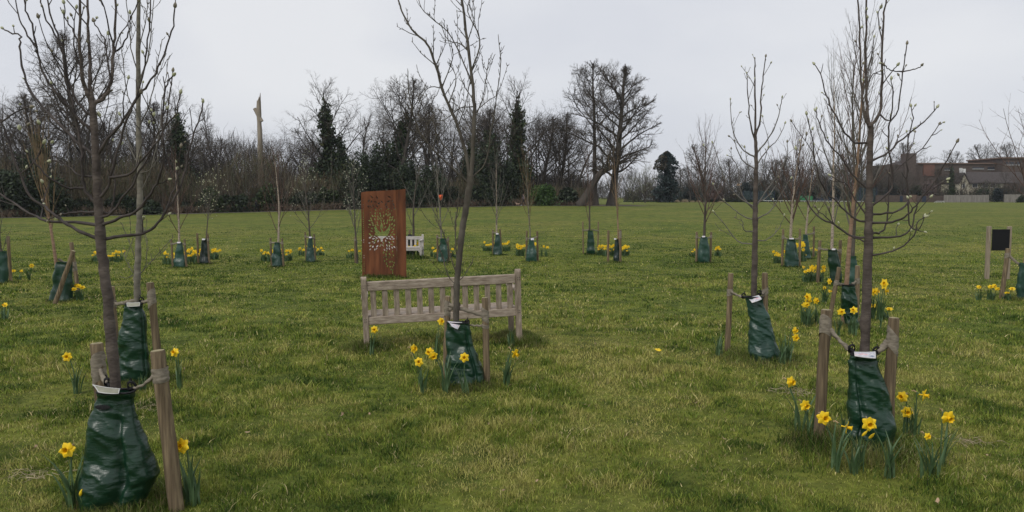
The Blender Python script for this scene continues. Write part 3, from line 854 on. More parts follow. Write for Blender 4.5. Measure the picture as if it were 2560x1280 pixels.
# dark conifer beyond the oaks
def conifer():
    x, Y = 1665, 185
    b = gp((x - 1280) / F * Y, Y, -.1); h = P(x, 378, Y).z - b.z
    root = thing('conifer_tree', 'dark blue green conifer with a rounded top right of the great oak', 'tree', b)
    mb = MB(); tubes(mb, [([Vector((0, 0, h * i / 8)) for i in range(9)], [.55 * (1 - i / 8.5) + .05 for i in range(9)])], 8); mb.build('trunk', M['bg_bark'], root)
    cr = MB(); n = 8500
    t = nrg.random(n) ** .85
    prof = np.interp(t, [0, .12, .3, .5, .68, .74, .86, .95, 1], [.5, .95, 1.0, .8, .62, 1.0, .88, .55, .12]) * 3.0
    a = nrg.uniform(0, 6.283, n)
    gap = vn(a * 1.6, t * 17, 1.0, 77)
    rr = prof * np.sqrt(nrg.random(n)) * np.where(gap < .42, .35, .55 + .75 * gap)
    p = np.stack([rr * np.cos(a), rr * np.sin(a), t * h - rr * .25], 1)
    br = (t > .68) & (np.cos(a) < -.2) & (nrg.random(n) < .6)
    c = np.array(BLU)[nrg.integers(0, 3, n)] * nrg.uniform(.7, 1.5, (n, 1))
    c[br] = np.array([.06, .046, .026]) * nrg.uniform(.7, 1.3, (br.sum(), 1))
    leaves(cr, p, .26, c, 0, .2)
    cr.build('crown', M['evergreen'], root, False, True)
conifer()

# trees at the far side of the field, right
G2 = 'bare trees at the far side of the field'
bgt('willow', 1612, 500, 395, 175, 'pale green budding tree behind the right side of the great oak', group=G2)
bgt('willow', 1582, 500, 425, 165, 'small pale green tree seen under the great oak', group=G2)
bgt('round', 1762, 500, 352, 190, 'round headed bare tree right of the dark conifer', group=G2, sx=1.2)
FARX = [(1725, 420, 'low bare tree beside the foot of the dark conifer'), (1808, 385, 'bare tree right of the round headed one'), (1848, 398, 'bare tree left of the middle right magnolia trunk'), (1905, 402, 'bare tree right of the middle right magnolia trunk'), (1950, 390, 'far bare tree above the green van'),
        (1998, 385, 'far bare tree behind the reddish saplings'), (2050, 395, 'far bare tree behind the tan trunked birch'), (2095, 380, 'far bare tree left of the right front trunk'), (2150, 400, 'far bare tree just left of the right front magnolia'), (2205, 412, 'far bare tree at the left end of the brick building')]
for i, (x, yt, lb) in enumerate(FARX):
    bgt(['round', 'fine', 'big2', 'round'][i % 4], x, 503, yt - 8, 205 + (i * 7) % 25, lb, group=G2, sx=1.3)
for i in range(14):
    x = 1700 + 38 * i + rg2.uniform(-12, 12)
    bgt(rg2.choice(['round', 'fine', 'big2', 'round']), x, 503, rg2.uniform(384, 418), 238 + rg2.uniform(0, 18), 'bare tree in the back row beyond the field, between the conifer and the brick building', group='back row of bare trees beyond the field', sx=1.35)
bgt('round', 2262, 503, 350, 285, 'bare tree rising behind the square brick tower', group=G2, sx=1.2)
bgt('round', 2362, 503, 372, 285, 'bare tree rising behind the long brick roofline', group=G2)
bgt('round', 2468, 503, 352, 300, 'round bare tree above the right half of the brick roofline', group=G2, sx=1.25)
bgt('round', 2528, 503, 350, 300, 'second round bare tree above the right end of the brick roofline', group=G2, sx=1.2)
bgt('ivyA', 2376, 503, 388, 212, 'tall dark tree standing left of the cream gabled house', group=G2, sx=.8)
bgt('gnarl', 2418, 503, 436, 208, 'small grey bare tree before the cream gable', group=G2)
bgt('slim', 2300, 503, 428, 212, 'slim bare tree before the red part of the brick building', group=G2)
for i_, (x_, yt_, l_) in enumerate(((2246, 420, 'small bare tree before the foot of the square tower'), (2278, 428, 'small bare tree right of the square tower foot'), (2398, 432, 'small bare tree between the dark tree and the cream gable'), (2446, 446, 'low bare tree before the house windows'), (2186, 405, 'bare tree at the left end of the brick garden wall'))):
    bgt(['round', 'fine', 'round', 'gnarl', 'round'][i_], x_, 503, yt_, 211, l_, group=G2, sx=1.2)
bgt('round', 2225, 503, 405, 216, 'bare tree standing before the left block of the brick building', group=G2)
bgt('big', 2340, 503, 418, 218, 'bare tree before the middle of the brick building', group=G2)
bgt('fine', 2505, 503, 415, 212, 'bare tree before the right end of the house roof', group=G2, sx=1.2)
bgt('big2', 2545, 503, 425, 210, 'bare tree by the dark bush at the right edge', group=G2)
PB = [(.12, .085, .08), (.16, .11, .10), (.09, .07, .06)]
bush('blossom_shrub', 'purple brown shrub in first blossom before the brick building', 2325, 210, 26, 440, PB, 1800, .16, seed=61, flat=.5)
for i, (x, yt, hw, pal, lb) in enumerate([(2490, 462, 26, BLU, 'big dark bush right of the cream house'), (2448, 470, 20, DK, 'dark green shrub under the house windows'), (2285, 462, 18, DK, 'dark shrub left of the purple shrub'), (2225, 455, 30, BLU, 'dark bushes at the left end of the brick building'),
        (2258, 468, 16, PB, 'pinkish brown shrub behind the brick garden wall'), (1722, 458, 28, BLU, 'dark bush right of the dark conifer'), (1868, 452, 28, BLU, 'dark evergreen behind the middle right magnolia'), (1790, 470, 22, PB, 'brown shrub left of the middle right magnolia'), (2550, 486, 14, DK, 'clipped dark bush at the right edge'), (1930, 470, 24, DK, 'dark shrub above the white rail'), (2025, 468, 30, DK, 'dark shrub behind the green van'), (2085, 462, 30, BLU, 'dark shrub behind the parked dark car')]):
    bush('garden_bush', lb, x, 214 if x != 2550 else 200, hw, yt, pal, 1500, .24, 'bushes at the far side of the field', seed=80 + i, flat=.5)
thicket('distant_woodland', 'hazy line of far trees beyond the field and houses', (1380, 3000), lambda x: 330, 30, lambda x: 436, 30000, [(.085, .08, .075), (.10, .095, .088), (.075, .07, .06)], L=(1.5, 4), w=.06)
thicket('garden_growth', 'brown and green garden growth behind the far walls', (1560, 2640), lambda x: 222, 8, lambda x: 458, 26000, [(.06, .055, .045), (.05, .055, .03), (.075, .06, .05), (.045, .05, .042)], L=(.5, 1.6), w=.05)

# ------------------------------------------------------------------ planted trees
def catmull(pts, n):
    pts = [Vector(p) for p in pts]
    Pp = [pts[0] * 2 - pts[1]] + pts + [pts[-1] * 2 - pts[-2]]
    out = []
    m = len(pts) - 1
    for i in range(n + 1):
        t = i / n * m; k = min(int(t), m - 1); t -= k
        a, b, c, d = Pp[k:k + 4]
        out.append(0.5 * ((2 * b) + (c - a) * t + (2 * a - 5 * b + 4 * c - d) * t * t + (3 * b - a - 3 * c + d) * t ** 3))
    return out

def bud(mb, p, d, ln, r, m):
    d = d.normalized(); x = d.orthogonal().normalized(); y = d.cross(x)
    prof = [(0, .35), (.22, .95), (.55, .9), (.85, .45), (1, .06)]
    k = 5; V = []
    for t, s in prof:
        for j in range(k):
            a = j * 2 * math.pi / k
            V.append(p + d * (t * ln) + (x * math.cos(a) + y * math.sin(a)) * (r * s))
    Q = [(i * k + j, i * k + (j + 1) % k, (i + 1) * k + (j + 1) % k, (i + 1) * k + j) for i in range(4) for j in range(k)]
    mb.add([tuple(v) for v in V], Q, None, m)

def wpx(px, Y): return px / F * Y     # photo pixels -> metres at distance Y

def traced_tree(name, label, base, Y, trunk, leaders, branches, mats, seed, spur=.12, budsize=(.026, .0085), spread=.55, twig=1.0, group='staked young trees', budm=('bud', 'bud_brown')):
    """base: photo pixel of the trunk foot; trunk [(x,y,width px)]; leaders/branches: [(points, width px)], all at distance ~Y"""
    rg = random.Random(seed)
    b = ground(*base); b = gp((base[0] - 1280) / F * Y, Y, -.03)
    root = thing(name, label, 'young tree', b, 0, group)
    tr, cr = MB(), MB()
    pts = [P(x, y, Y) - b for x, y, _ in trunk]
    rr = [wpx(q[2], Y) / 2 for q in trunk]
    n = 46
    cp = catmull(pts, n); rad = list(np.interp(np.linspace(0, len(rr) - 1, n + 1), range(len(rr)), rr))
    for i in range(1, n):
        rad[i] *= 1 + .05 * rg.gauss(0, 1); cp[i] = cp[i] + Vector((rg.gauss(0, .0018), rg.gauss(0, .002), 0))
    for i in range(3, n, 4): rad[i] *= 1.10
    tubes(tr, [(cp, rad)], 14)
    trunk_nodes = list(zip(cp, rad))
    buds = []
    def topx(q):
        d = q + b - CAM; c, s = math.cos(PITCH), math.sin(PITCH)
        fw = d.y * c - d.z * s; up = d.y * s + d.z * c
        return (1280 + d.x / fw * F, 640 - up / fw * F, q)
    samples = [topx(q) for q in cp]
    twigs, lines = [], []
    def carry(cp, r0, r1, spur, tipbud=True, depth=0, big=True):
        n = len(cp) - 1
        L = sum((cp[i + 1] - cp[i]).length for i in range(n))
        d = 0; nxt = spur * rg.uniform(.6, 1.4) + (.12 * L if depth == 0 else .03)
        side = 1 if rg.random() < .5 else -1
        for i in range(n):
            seg = cp[i + 1] - cp[i]; d += seg.length
            while d > nxt:
                t = d / L
                p = cp[i + 1]; dr = seg.normalized()
                ax = rg.uniform(0, 6.28)
                out = rot_about(dr, rg.uniform(.6, 1.1), ax)
                out = (out + Vector((0, 0, .35))).normalized()
                rl = rg.random()
                if depth == 0 and rl < .30 * twig and t < .85:
                    ln = rg.uniform(.12, .36)
                    q = [p]; dd = out.copy(); m_ = 5
                    for _ in range(m_):
                        dd = (dd + Vector((rg.gauss(0, .12), rg.gauss(0, .12), .12 + rg.gauss(0, .08)))).normalized(); q.append(q[-1] + dd * (ln / m_))
                    rb = max(.0022, min(.005, (r0 + (r1 - r0) * t) * .55))
                    lines.append((q, list(np.linspace(rb, .0022, m_ + 1))))
                    if rg.random() < .8: buds.append((q[-1], dd, rg.uniform(.8, 1.2)))
                    carry(q, rb, .002, spur * .9, False, 1)
                else:
                    ln = rg.uniform(.012, .075) * (1 if depth == 0 else .6)
                    q = [p, p + out * ln * .5, p + (out + Vector((0, 0, .25))).normalized() * ln]
                    twigs.append((q, [.0032, .0026, .002]))
                    if rg.random() < .5: buds.append((q[-1], out, rg.uniform(.45, 1)))
                nxt += spur * rg.uniform(.55, 1.5)
        if tipbud: buds.append((cp[-1], cp[-1] - cp[-2], rg.uniform(.95, 1.35)))
    # leaders stay in the plane of the trunk, branches reach toward or away from the viewer
    for kind, lst in (('L', leaders), ('B', branches)):
        for (px, w0) in lst:
            x0 = px[0][0]
            reach = abs(px[-1][0] - x0)
            dz = (rg.uniform(-1, 1) * spread * wpx(max(reach, 60), Y)) if kind == 'B' else rg.uniform(-.12, .12)
            m_ = len(px) - 1
            # start exactly on the trunk axis
            near = min(samples, key=lambda q: (q[0] - px[0][0]) ** 2 + (q[1] - px[0][1]) ** 2)
            Ys = near[2].y + b.y
            pp = [near[2].copy()]
            for i, (x, y) in enumerate(px):
                if i: pp.append(P(x, y, Ys + dz * (i / m_) ** .8) - b)
            nn = max(8, 4 * m_)
            c2 = catmull(pp, nn)
            for i in range(2, nn): c2[i] = c2[i] + Vector((rg.gauss(0, .0024), rg.gauss(0, .004), rg.gauss(0, .0024)))
            r0 = wpx(w0, Y) / 2; r1 = max(.0028, r0 * .38)
            samples += [topx(q) for q in c2]
            ra = [r0 + (r1 - r0) * (i / nn) ** .8 for i in range(nn + 1)]
            ra[0] *= 1.35; ra[1] *= 1.08
            for i in range(3, nn, 3): ra[i] *= 1.12
            tubes(tr if kind == 'L' else cr, [(c2, ra)], 10 if kind == 'L' else 8)
            carry(c2, r0, r1, spur)
    tubes(cr, lines, 5); tubes(cr, twigs, 4)
    for p, d, s in buds: bud(cr, p, d, budsize[0] * s, budsize[1] * s, 1 if rg.random() < .6 else 2)
    tr.build('trunk', M[mats[0]], root)
    cr.build('crown', [M[mats[1]], M[budm[0]], M[budm[1]]], root)
    return root

# --- left front magnolia
YA = 4.22
traced_tree('magnolia_tree', 'large budding magnolia with a thick leaning trunk at the left front', (296, 1262), YA,
    [(298, 1262, 28), (294, 1100, 28), (289, 970, 27), (276, 820, 26), (264, 700, 25), (254, 620, 24), (248, 545, 22), (244, 480, 20), (240, 420, 18), (236, 340, 17), (231, 262, 16), (226, 232, 13)],
    [([(228, 250), (212, 222), (203, 170), (200, 90), (199, 0), (198, -120)], 11), ([(229, 245), (224, 180), (222, 100), (220, 20), (219, -120)], 10),
     ([(240, 262), (262, 240), (277, 205), (284, 130), (288, 50), (290, -90)], 11)],
    [([(238, 597), (190, 573), (150, 547), (110, 517), (75, 490), (50, 435), (20, 350), (0, 295), (-20, 250)], 9), ([(236, 563), (190, 555), (120, 553), (60, 525), (0, 483), (-60, 430)], 9),
     ([(240, 533), (190, 531), (145, 538), (122, 550)], 6), ([(244, 520), (215, 480), (205, 440), (206, 390), (195, 330), (185, 270), (165, 205), (155, 120), (130, 50), (116, -20)], 9),
     ([(206, 472), (165, 468), (120, 440), (80, 400), (55, 365), (50, 325)], 6), ([(238, 388), (190, 352), (150, 310), (100, 260), (65, 205), (50, 130), (48, 90), (25, 80), (8, 72)], 8),
     ([(236, 330), (200, 300), (168, 262), (130, 218), (105, 178), (90, 118), (80, 60), (65, 25), (58, -30)], 8), ([(240, 447), (200, 437), (160, 410), (128, 402)], 5),
     ([(233, 285), (195, 258), (172, 200), (150, 115), (122, 60), (105, 20), (98, -40)], 7), ([(88, 120), (70, 90), (50, 50), (38, -10)], 5),
     ([(258, 606), (300, 590), (355, 584), (385, 568), (420, 520), (455, 460), (470, 390), (490, 320), (507, 258)], 9), ([(254, 570), (300, 545), (345, 525), (385, 470), (402, 430), (410, 380), (406, 310), (412, 220), (432, 190)], 8),
     ([(252, 545), (285, 527), (300, 500), (330, 462), (368, 395), (395, 335), (440, 285), (451, 235)], 7), ([(250, 506), (268, 470), (282, 432), (300, 350), (325, 280), (345, 230), (357, 180), (372, 100), (376, 0)], 8),
     ([(281, 445), (320, 438), (350, 408), (395, 350), (415, 300), (432, 180)], 7), ([(243, 395), (272, 345), (310, 297), (345, 240), (370, 212), (405, 150), (430, 80), (437, 20)], 8),
     ([(250, 535), (275, 530), (283, 500), (286, 450), (275, 370), (262, 320), (250, 292)], 6), ([(244, 430), (250, 400), (245, 370), (237, 320), (238, 290)], 7),
     ([(262, 240), (275, 190), (265, 120), (255, 85), (235, 55)], 5), ([(284, 140), (300, 120), (318, 95), (330, 40), (345, 5)], 5), ([(200, 100), (180, 70), (165, 50), (160, 10)], 4),
     ([(50, 430), (90, 400), (108, 360)], 3.5), ([(20, 300), (50, 275), (75, 268)], 3.5), ([(420, 520), (440, 455), (442, 425)], 4), ([(358, 585), (358, 555), (360, 545)], 3)],
    ('bark_mag', 'twig_mag'), 2, spur=.13)

# --- right front magnolia
YB = 5.22
traced_tree('magnolia_tree', 'budding magnolia with a straight trunk and bare curving branches at the right front', (2166, 1122), YB,
    [(2164, 1122, 24), (2162, 980, 24), (2162, 875, 24), (2166, 760, 23), (2170, 640, 21), (2172, 560, 19), (2173, 500, 17), (2175, 400, 15), (2177, 310, 13)],
    [([(2176, 325), (2162, 285), (2153, 200), (2148, 100), (2146, 0), (2145, -60)], 7), ([(2177, 315), (2167, 265), (2164, 150), (2166, 0), (2167, -80)], 8), ([(2178, 320), (2198, 285), (2204, 230), (2205, 150), (2207, 60), (2214, 10), (2222, -30)], 8)],
    [([(2176, 512), (2225, 478), (2231, 435), (2222, 360), (2225, 305), (2245, 275), (2258, 180), (2267, 112)], 6), ([(2176, 402), (2220, 381), (2270, 335), (2310, 305), (2341, 270)], 5.5),
     ([(2172, 561), (2230, 556), (2270, 536), (2298, 503), (2345, 440), (2391, 357)], 6), ([(2173, 536), (2230, 530), (2268, 507), (2267, 425), (2270, 345), (2281, 305), (2278, 268)], 5.5),
     ([(2170, 598), (2240, 592), (2275, 575), (2290, 525), (2302, 495), (2366, 450)], 5.5), ([(2169, 634), (2230, 628), (2280, 597), (2293, 557), (2312, 543)], 5),
     ([(2170, 577), (2196, 582), (2215, 565), (2221, 500), (2232, 435), (2305, 372), (2347, 312)], 5.5), ([(2169, 594), (2130, 590), (2085, 562), (2045, 540), (2010, 490), (1997, 430), (1990, 375)], 6),
     ([(2167, 610), (2125, 588), (2075, 552), (2040, 520)], 4.5), ([(2171, 552), (2130, 542), (2095, 507), (2060, 470), (2040, 415), (2030, 350), (2017, 288)], 5.5),
     ([(2172, 542), (2138, 498), (2120, 465), (2078, 440)], 4.5), ([(2174, 474), (2138, 442), (2105, 396), (2065, 350), (2045, 300), (2039, 278)], 5.5),
     ([(2175, 361), (2138, 356), (2107, 322), (2082, 277), (2066, 240), (2050, 185), (2037, 162)], 5.5), ([(2176, 440), (2166, 480), (2168, 505), (2170, 520)], 4.5),
     ([(2200, 285), (2225, 300), (2232, 230), (2228, 200)], 4), ([(2207, 100), (2196, 50), (2200, 22)], 3), ([(2205, 215), (2230, 180), (2242, 165)], 3), ([(2164, 200), (2185, 185), (2200, 178)], 3), ([(2258, 185), (2225, 175), (2212, 163)], 3), ([(2258, 180), (2290, 172), (2303, 165)], 3), ([(2268, 506), (2275, 560), (2295, 575), (2310, 545)], 4)],
    ('bark_mag', 'twig_mag'), 6, spur=.11, twig=.7)

# --- middle right magnolia
YC = 8.15
traced_tree('magnolia_tree', 'slender budding magnolia in the middle right of the meadow', (1886, 898), YC,
    [(1886, 898, 15), (1885, 735, 15), (1887, 640, 14), (1888, 560, 13), (1889, 480, 11), (1890, 400, 9), (1888, 330, 7)],
    [([(1889, 345), (1888, 280), (1887, 200), (1887, 148)], 6), ([(1889, 340), (1900, 300), (1903, 240), (1908, 190), (1914, 143)], 5), ([(1889, 360), (1876, 310), (1871, 250), (1867, 185)], 4.5)],
    [([(1889, 389), (1861, 377), (1842, 351), (1830, 310), (1826, 250)], 4), ([(1889, 426), (1861, 405), (1846, 381), (1837, 355), (1825, 342)], 3.5), ([(1888, 516), (1842, 490), (1814, 452), (1794, 396), (1782, 359)], 4),
     ([(1888, 553), (1861, 542), (1833, 522), (1801, 494), (1784, 462)], 3.5), ([(1889, 524), (1861, 497), (1850, 471), (1846, 424), (1831, 396), (1820, 389)], 4), ([(1887, 608), (1845, 603), (1810, 560), (1785, 530)], 3.5),
     ([(1889, 385), (1917, 351), (1938, 315), (1952, 265), (1955, 245)], 4), ([(1889, 417), (1917, 376), (1945, 348), (1962, 310)], 3.5), ([(1889, 516), (1923, 467), (1946, 434), (1968, 387), (1968, 357)], 4), ([(1888, 546), (1927, 526), (1955, 482), (1976, 447)], 3.5),
     ([(1887, 600), (1915, 600), (1945, 575), (1960, 540)], 3), ([(1889, 510), (1915, 495), (1935, 470), (1945, 445)], 3), ([(1887, 585), (1860, 575), (1857, 555), (1840, 545)], 3), ([(1889, 460), (1875, 440), (1868, 400), (1862, 370)], 3), ([(1889, 470), (1905, 440), (1912, 400), (1920, 370)], 3)],
    ('bark_mag', 'twig_mag_light'), 9, spur=.12, twig=.6)

# --- centre tree in front of the bench
YD = 7.05
traced_tree('young_maple', 'tall leaning young tree with ascending limbs in front of the near bench', (1141, 962), YD,
    [(1141, 962, 15), (1141, 740, 15), (1148, 650, 15), (1158, 560, 15), (1170, 490, 16), (1177, 440, 16)],
    [([(1176, 455), (1181, 390), (1185, 320), (1185, 250), (1178, 180), (1165, 80), (1155, 0), (1150, -70)], 12), ([(1174, 450), (1160, 365), (1138, 300), (1105, 220), (1085, 150), (1068, 110), (1038, 82), (1010, 40), (992, -15)], 9)],
    [([(1166, 462), (1120, 410), (1075, 365), (1045, 320), (1030, 275), (1022, 230), (1020, 180)], 5), ([(1165, 445), (1135, 395), (1100, 350), (1085, 310), (1080, 260), (1095, 230)], 3), ([(1178, 447), (1205, 420), (1220, 385), (1228, 330), (1240, 250), (1252, 170), (1246, 92)], 3.5),
     ([(1148, 660), (1138, 600), (1146, 500), (1156, 420), (1162, 385)], 3.5), ([(1145, 690), (1115, 600), (1098, 560), (1092, 520)], 3), ([(1185, 300), (1205, 250), (1215, 200), (1222, 150)], 3), ([(1183, 210), (1160, 160), (1120, 80), (1060, 30), (1045, -10)], 4),
     ([(1185, 260), (1150, 270), (1110, 300), (1060, 300), (1045, 290)], 3), ([(1110, 225), (1130, 150), (1128, 110)], 3), ([(1122, 260), (1140, 200), (1125, 160)], 3), ([(1180, 170), (1200, 100), (1170, 30), (1180, -20)], 4), ([(1142, 320), (1165, 260), (1175, 200)], 2.5),
     ([(1183, 330), (1160, 290), (1140, 260), (1118, 255)], 2.5), ([(1105, 215), (1070, 220), (1045, 260)], 2.5), ([(1186, 280), (1210, 260), (1240, 240)], 2.5), ([(1176, 140), (1150, 110), (1120, 100), (1100, 60)], 3), ([(1142, 715), (1120, 690), (1108, 640)], 2), ([(1143, 700), (1160, 690), (1180, 655)], 1.5)],
    ('bark_centre', 'bark_centre'), 14, spur=.042, twig=1.2, budsize=(.011, .0035), spread=.4, budm=('bud_brown', 'bud_brown'))

# --- pale trunk behind the left front magnolia
YE = 7.05
traced_tree('young_ash', 'pale straight trunked young tree behind the left front magnolia', (340, 958), YE,
    [(340, 958, 15), (343, 755, 15), (343, 690, 15), (346, 600, 14), (350, 500, 13), (348, 400, 13), (346, 250, 11), (346, 100, 10), (347, -60, 7)],
    [],
    [([(349, 480), (375, 430), (398, 330), (410, 230), (420, 150)], 3), ([(348, 420), (325, 370), (300, 330), (290, 270)], 3), ([(347, 330), (375, 260), (390, 180), (405, 100)], 3.5), ([(347, 300), (320, 240), (310, 170), (300, 90)], 3), ([(346, 220), (368, 150), (380, 60), (385, -20)], 3.5), ([(346, 180), (328, 120), (320, 40), (312, -30)], 3),
     ([(346, 120), (362, 60), (372, -40)], 3), ([(343, 690), (325, 670), (312, 640), (310, 620)], 1.6), ([(343, 700), (365, 660), (368, 600), (355, 560)], 1.6), ([(343, 685), (318, 695), (300, 690)], 1.5), ([(344, 690), (390, 640), (432, 595)], 1.6), ([(343, 670), (330, 620), (305, 560)], 1.5), ([(349, 440), (380, 420), (405, 370), (440, 300)], 2.5), ([(348, 390), (320, 350), (318, 300)], 2)],
    ('bark_pale', 'twig_grey'), 17, spur=.07, twig=1.2, budsize=(.009, .003), spread=.8, budm=('bud_brown', 'bud_brown'))

# ------------------------------------------------------------------ procedural saplings
UP = dict(seg=[10, 8, 5, 3], wob=[.03, .05, .09, .12], trop=[.01, .10, .08, .04], n=[1, 16, 5, 3], t0=[.30, .2, .15, .1], ang=[0, .62, .45, .5], angtop=.3, len=[1, .5, .4, .4], rmin=[0, .007, .0055, .0048], rr=[1, .45, .6, .6], shape=lambda t: 1.15 - .72 * t, taper=[.15, .25, .35, .4])
FAST = dict(UP, n=[1, 26, 4, 2], ang=[0, .42, .3, .4], trop=[.01, .16, .12, .05], len=[1, .62, .35, .4])
THIN = dict(UP, n=[1, 9, 4, 3], ang=[0, .6, .6, .6])
BALL = dict(UP, n=[1, 13, 5, 4], t0=[.62, .15, .1, .1], ang=[0, 1.0, .7, .7], trop=[.0, .16, .08, .02], len=[1, .42, .45, .5], shape=lambda t: 1.0)
def sapling(name, label, x, yb, ytop, Y, S, bark, twig, seed, wpx0=6, lean=(0, 0), budded=None, yb_is_vis=True, group='staked young trees'):
    rg = random.Random(seed)
    X = (x - 1280) / F * Y
    b = gp(X, Y, -.03); h = P(x, ytop, Y).z - b.z
    root = thing(name, label, 'young tree', b, 0, group)
    out = grow_tree(S, h, wpx(wpx0, Y) / 2 * 1.15, seed, lean)
    tr = MB(); tubes(tr, out[0], 9); tr.build('trunk', M[bark], root)
    cr = MB(); tubes(cr, out[1], 5); tubes(cr, out[2], 4)
    ribbons(cr, out[3])
    mats = [M[twig]]
    if budded:
        mats.append(M[budded])
        for l in out[2] + out[3]:
            if rg.random() < .30: bud(cr, l[0][-1], l[0][-1] - l[0][-2], .036, .012, 1)
    cr.build('crown', mats, root)
    return root

# ------------------------------------------------------------------ stakes, ties, watering bags
def stake(label, top, foot, w, Y, dY=0.0, group='tree stakes', grain=True):
    """top / foot: photo pixels; Y distance of the foot, dY how much farther the top stands"""
    b = gp((foot[0] - 1280) / F * Y, Y, -.06)
    t = P(top[0], top[1], Y + dY) - b
    root = thing('tree_stake', label, 'stake', b, 0, group)
    r = wpx(w, Y) / 2
    rg = random.Random(int(top[0] * 7 + top[1]))
    mb = MB(); n = 7
    side = t.cross(Vector((0, 1, 0))).normalized()
    pts = [t * (i / n) + side * (rg.gauss(0, .05) * r) for i in range(n)] + [t * .992, t]
    rad = [r * (1.03 - .06 * i / n + rg.gauss(0, .015)) for i in range(n)] + [r * .96, r * .86]
    tubes(mb, [(pts, rad)], 14)
    mb.build('post', M['wood_stake'], root)
    e = MB()
    d = t.normalized(); x = d.orthogonal().normalized(); y = d.cross(x)
    ring = [t + (x * math.cos(a) + y * math.sin(a)) * r * .865 for a in np.arange(14) * 2 * math.pi / 14]
    e.add([tuple(p) for p in ring] + [tuple(t + d * r * .06)], None, [(i, (i + 1) % 14, 14) for i in range(14)])
    e.build('end_grain', M['stake_end'], root)
    root['r'] = r; root['tip'] = tuple(b + t)
    return root, b, t, r

def frames(path, flat):
    out = []
    for i, p in enumerate(path):
        a = path[max(i - 1, 0)]; b = path[min(i + 1, len(path) - 1)]
        d = (b - a).normalized()
        s = d.cross(flat).normalized(); u = s.cross(d)
        out.append((p, s, u))
    return out

def strap_mesh(mb, path, w, th, m=0, twist=0.0):
    """flat strap of width w (world-up leaning) along path"""
    V, k = [], 6
    n = len(path)
    for i, (p, s, u) in enumerate(frames(path, Vector((0, 0, 1)))):
        a = twist * i / n
        uu = u * math.cos(a) + s * math.sin(a); ss = s * math.cos(a) - u * math.sin(a)
        for (cx, cy) in ((-.5, -.3), (-.5, .3), (0, .5), (.5, .3), (.5, -.3), (0, -.5)):
            V.append(p + uu * (cx * w) + ss * (cy * th))
    Q = [(i * k + j, i * k + (j + 1) % k, (i + 1) * k + (j + 1) % k, (i + 1) * k + j) for i in range(n - 1) for j in range(k)]
    mb.add([tuple(v) for v in V], Q, None, m)

def band(mb, b, t, r, f0, f1, m=0, tilt=0.0, seed=0):
    """cloth wrapped round a stake between heights f0..f1 (fractions of the stake)"""
    rg = random.Random(seed)
    d = t.normalized(); x = d.orthogonal().normalized(); y = d.cross(x)
    k, n = 18, 7
    V = []
    for i in range(n + 1):
        f = f0 + (f1 - f0) * i / n
        for j in range(k):
            a = j * 2 * math.pi / k
            rr = r * (1.06 if 0 < i < n else 1.015) + .0025 * rg.random() + .003 * math.sin(i * 2.4 + math.sin(a) * 2)
            V.append(b + t * f + d * (math.sin(a + seed) * tilt) + (x * math.cos(a) + y * math.sin(a)) * rr)
    Q = [(i * k + j, i * k + (j + 1) % k, (i + 1) * k + (j + 1) % k, (i + 1) * k + j) for i in range(n) for j in range(k)]
    mb.add([tuple(v) for v in V], Q, None, m)

def tie(label, st, f0, f1, end, sag=.03, w=.035, black=True, seed=0, tilt=.02, group='hessian tree ties', straight=False):
    root, b, t, r = st
    o = thing('tree_tie', label, 'strap', b, 0, group)
    z = Vector((0, 0, 0))
    mb = MB(); band(mb, z, t, r, f0, f1, 0, tilt, seed); mb.build('wrap', M['hessian'], o)
    a = t * ((f0 + f1) / 2); e = end - b
    dirn = (e - a); dirn.z = 0; dirn.normalize()
    a = a + dirn * r * .8
    n = 12
    path = [a.lerp(e, i / n) + Vector((0, 0, -sag * math.sin(math.pi * i / n))) + Vector((0, 0, .004 * math.sin(i * 2.1))) for i in range(n + 1)]
    s = MB(); strap_mesh(s, path if not black else path[:10], w, w * (.35 if straight else .7), 0, 0 if straight else 2.5); s.build('strap', M['hessian'], o)
    if black:
        q = MB(); rg = random.Random(seed + 5)
        strap_mesh(q, path[8:], w * .75, w * .4)
        c = path[10]
        lp = [c + Vector((.022 * math.cos(k), -.012 * math.sin(k), .028 * math.sin(k) + .01)) for k in np.linspace(0, 6.6, 12)]
        strap_mesh(q, lp, .014, .006)
        lp = [c, c + Vector((.005, -.01, .03)), c + Vector((.016 * rg.uniform(-1, 1), -.01, .06))]
        strap_mesh(q, lp, .008, .004)
        q.build('black_loop', M['black_webbing'], o)
    return o

def interp(v, pts): return float(np.interp(v, [p[0] for p in pts], [p[1] for p in pts]))

